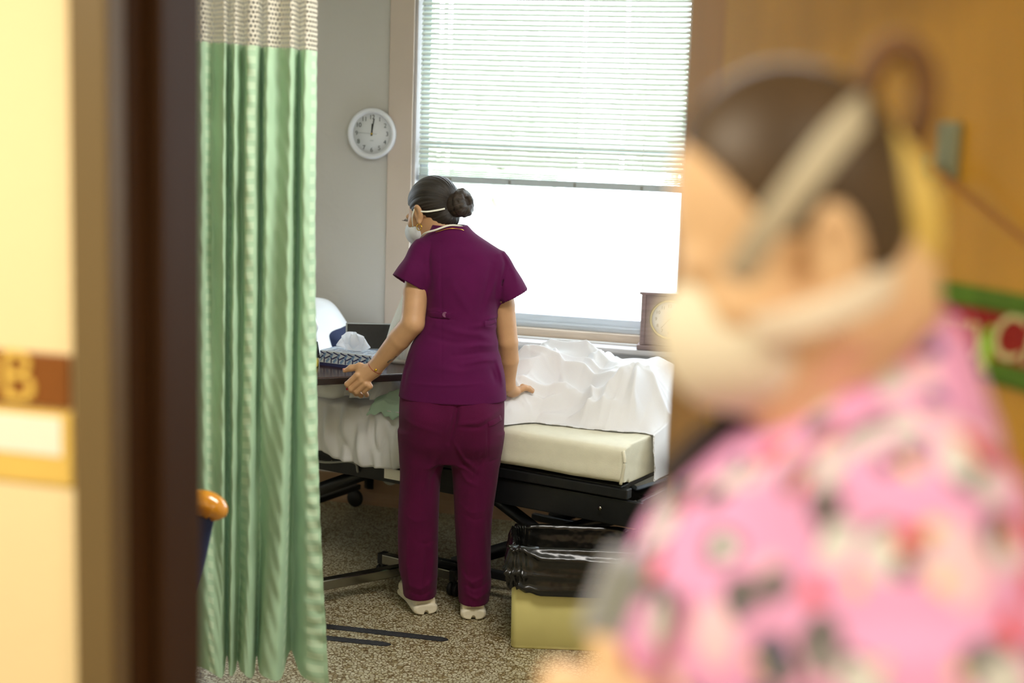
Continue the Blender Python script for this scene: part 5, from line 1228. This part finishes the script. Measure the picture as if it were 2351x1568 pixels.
# cup mask and straps
h = SDF(FC-0.20, FC+0.20, 0.005)
h.ell(fh(0, 0.046, -0.066), (0.066, 0.064, 0.070), 0.0, FR); h.ell(fh(0, 0.106, -0.062), (0.022, 0.018, 0.034), 0.05, FR)
h.ell(fh(0, -0.035, -0.03), (0.10, 0.078, 0.16), 0.008, FR, op='-')
mf = link('face_mask', h.mesh('cup_mask'), MATS['mask_cup'], pf); mf['label'] = 'white cup-shaped respirator mask'
bh = bvh_of(hf.data)
sweep('strap', [f_(1690, 640, -0.060), f_(1760, 530, -0.079), f_(1840, 420, -0.088), f_(1910, 330, -0.082), f_(1972, 262, -0.062), f_(1990, 250, -0.02)], 0.004, MATS['strap_front'], mf, flat=(0.0115, 0.0014), up=(0, 1, 0))
sweep('strap', [f_(1735, 765, -0.066), f_(1830, 742, -0.088), f_(1930, 708, -0.094), f_(2020, 665, -0.082), f_(2075, 640, -0.04)], 0.004, MATS['strap_pale'], mf, flat=(0.0125, 0.0014), up=(0, 1, 0))
# tunic: torso and near sleeve
g = SDF((-0.26, -0.30, 0.72), (0.28, 0.30, 1.66), 0.0085)
sec = [(0.74, 0.0, 0.0, 0.18, 0.23), (0.95, -0.005, 0.0, 0.165, 0.215), (1.15, -0.005, 0.0, 0.155, 0.21), (1.30, -0.004, 0.0, 0.154, 0.205), (1.40, 0.0, 0.0, 0.150, 0.20), (1.455, 0.008, 0.0, 0.132, 0.19), (1.50, 0.024, 0.0, 0.106, 0.165), (1.54, 0.040, 0.0, 0.080, 0.12), (1.585, 0.052, 0.0, 0.052, 0.078), (1.625, 0.060, 0.0, 0.034, 0.06)]
g.loft((0, 0, 0.74), (0, 0, 1.625), [((s[0]-0.74)/0.885,)+s[1:] for s in sec], 0.0)
for s in (-1, 1): g.cone((0.03, s*0.14, 1.50), (0.035, s*0.185, 1.36), 0.072, 0.078, 0.05)
g.loft((0.035, -0.17, 1.42), (0.045, -0.20, 1.295), [(0, 0, 0, 0.08, 0.07), (1, 0, 0, 0.082, 0.066)], 0.03)
g.ell(fh(0, -0.02, -0.10), (0.055, 0.06, 0.05), 0.01, FR, op='-')
g.ripple(0.006, (14, 14, 14), 21)
tf = link('tunic', g.mesh('tunic'), MATS['print_pink'], pf); tf['label'] = 'pink tunic printed with pale blobs'
sweep('shoulder_strap', [f_(1735, 925, 0.03), f_(1650, 985, 0.03), f_(1580, 1045, 0.03), f_(1525, 1100, 0.03)], 0.01, MATS['strap_dark'], pf, flat=(0.012, 0.004), up=(0, 1, 0))
# trousers and shoes (below the frame)
g = SDF((-0.24, -0.28, 0.03), (0.24, 0.28, 0.82), 0.012)
g.loft((0, 0, 0.55), (0, 0, 0.80), [(0, 0, 0, 0.16, 0.20), (1, 0, 0, 0.17, 0.21)], 0.0)
for s in (-1, 1): g.loft((0, 0, 0.05), (0, 0, 0.62), [(0, 0, s*0.10, 0.065, 0.07), (0.5, 0, s*0.10, 0.075, 0.08), (1, 0, s*0.095, 0.115, 0.095)], 0.03)
link('trousers', g.mesh('trousers'), MATS['front_pants'], pf)
for s in (-1, 1):
    g = SDF((-0.25, s*0.10-0.07, -0.01), (0.10, s*0.10+0.07, 0.13), 0.007); g.loft((0.05, s*0.10, 0.04), (-0.19, s*0.10, 0.035), [(0, 0, 0, 0.034, 0.035), (0.4, 0, 0, 0.04, 0.036), (1, 0, 0, 0.03, 0.022)], 0, u=(0, 1, 0)); g.cone((0.02, s*0.10, 0.05), (0.02, s*0.10, 0.10), 0.036, 0.038, 0.03)
    link('shoe', g.mesh('front_shoe'), MATS['shoe_white'], pf)
# grey device in the raised hand
dp = f_(1375, 1460, -0.125)
dv = thing('handheld_device', 'pale grey handheld device held up in front of the pink tunic', 'device', PO+R0*dp[0]+F0*dp[1]+np.array([0, 0, dp[2]]), YAW)
dv.rotation_euler = (0, radians(18), YAW)
box('case', (-0.015, -0.008, 0.0), (0.015, 0.008, 0.062), MATS['device_grey'], dv, bev=0.006, seg=3)
box('face_plate', (-0.011, -0.0088, 0.01), (0.011, -0.0078, 0.055), MATS['pale_steel'], dv, bev=0.0004)
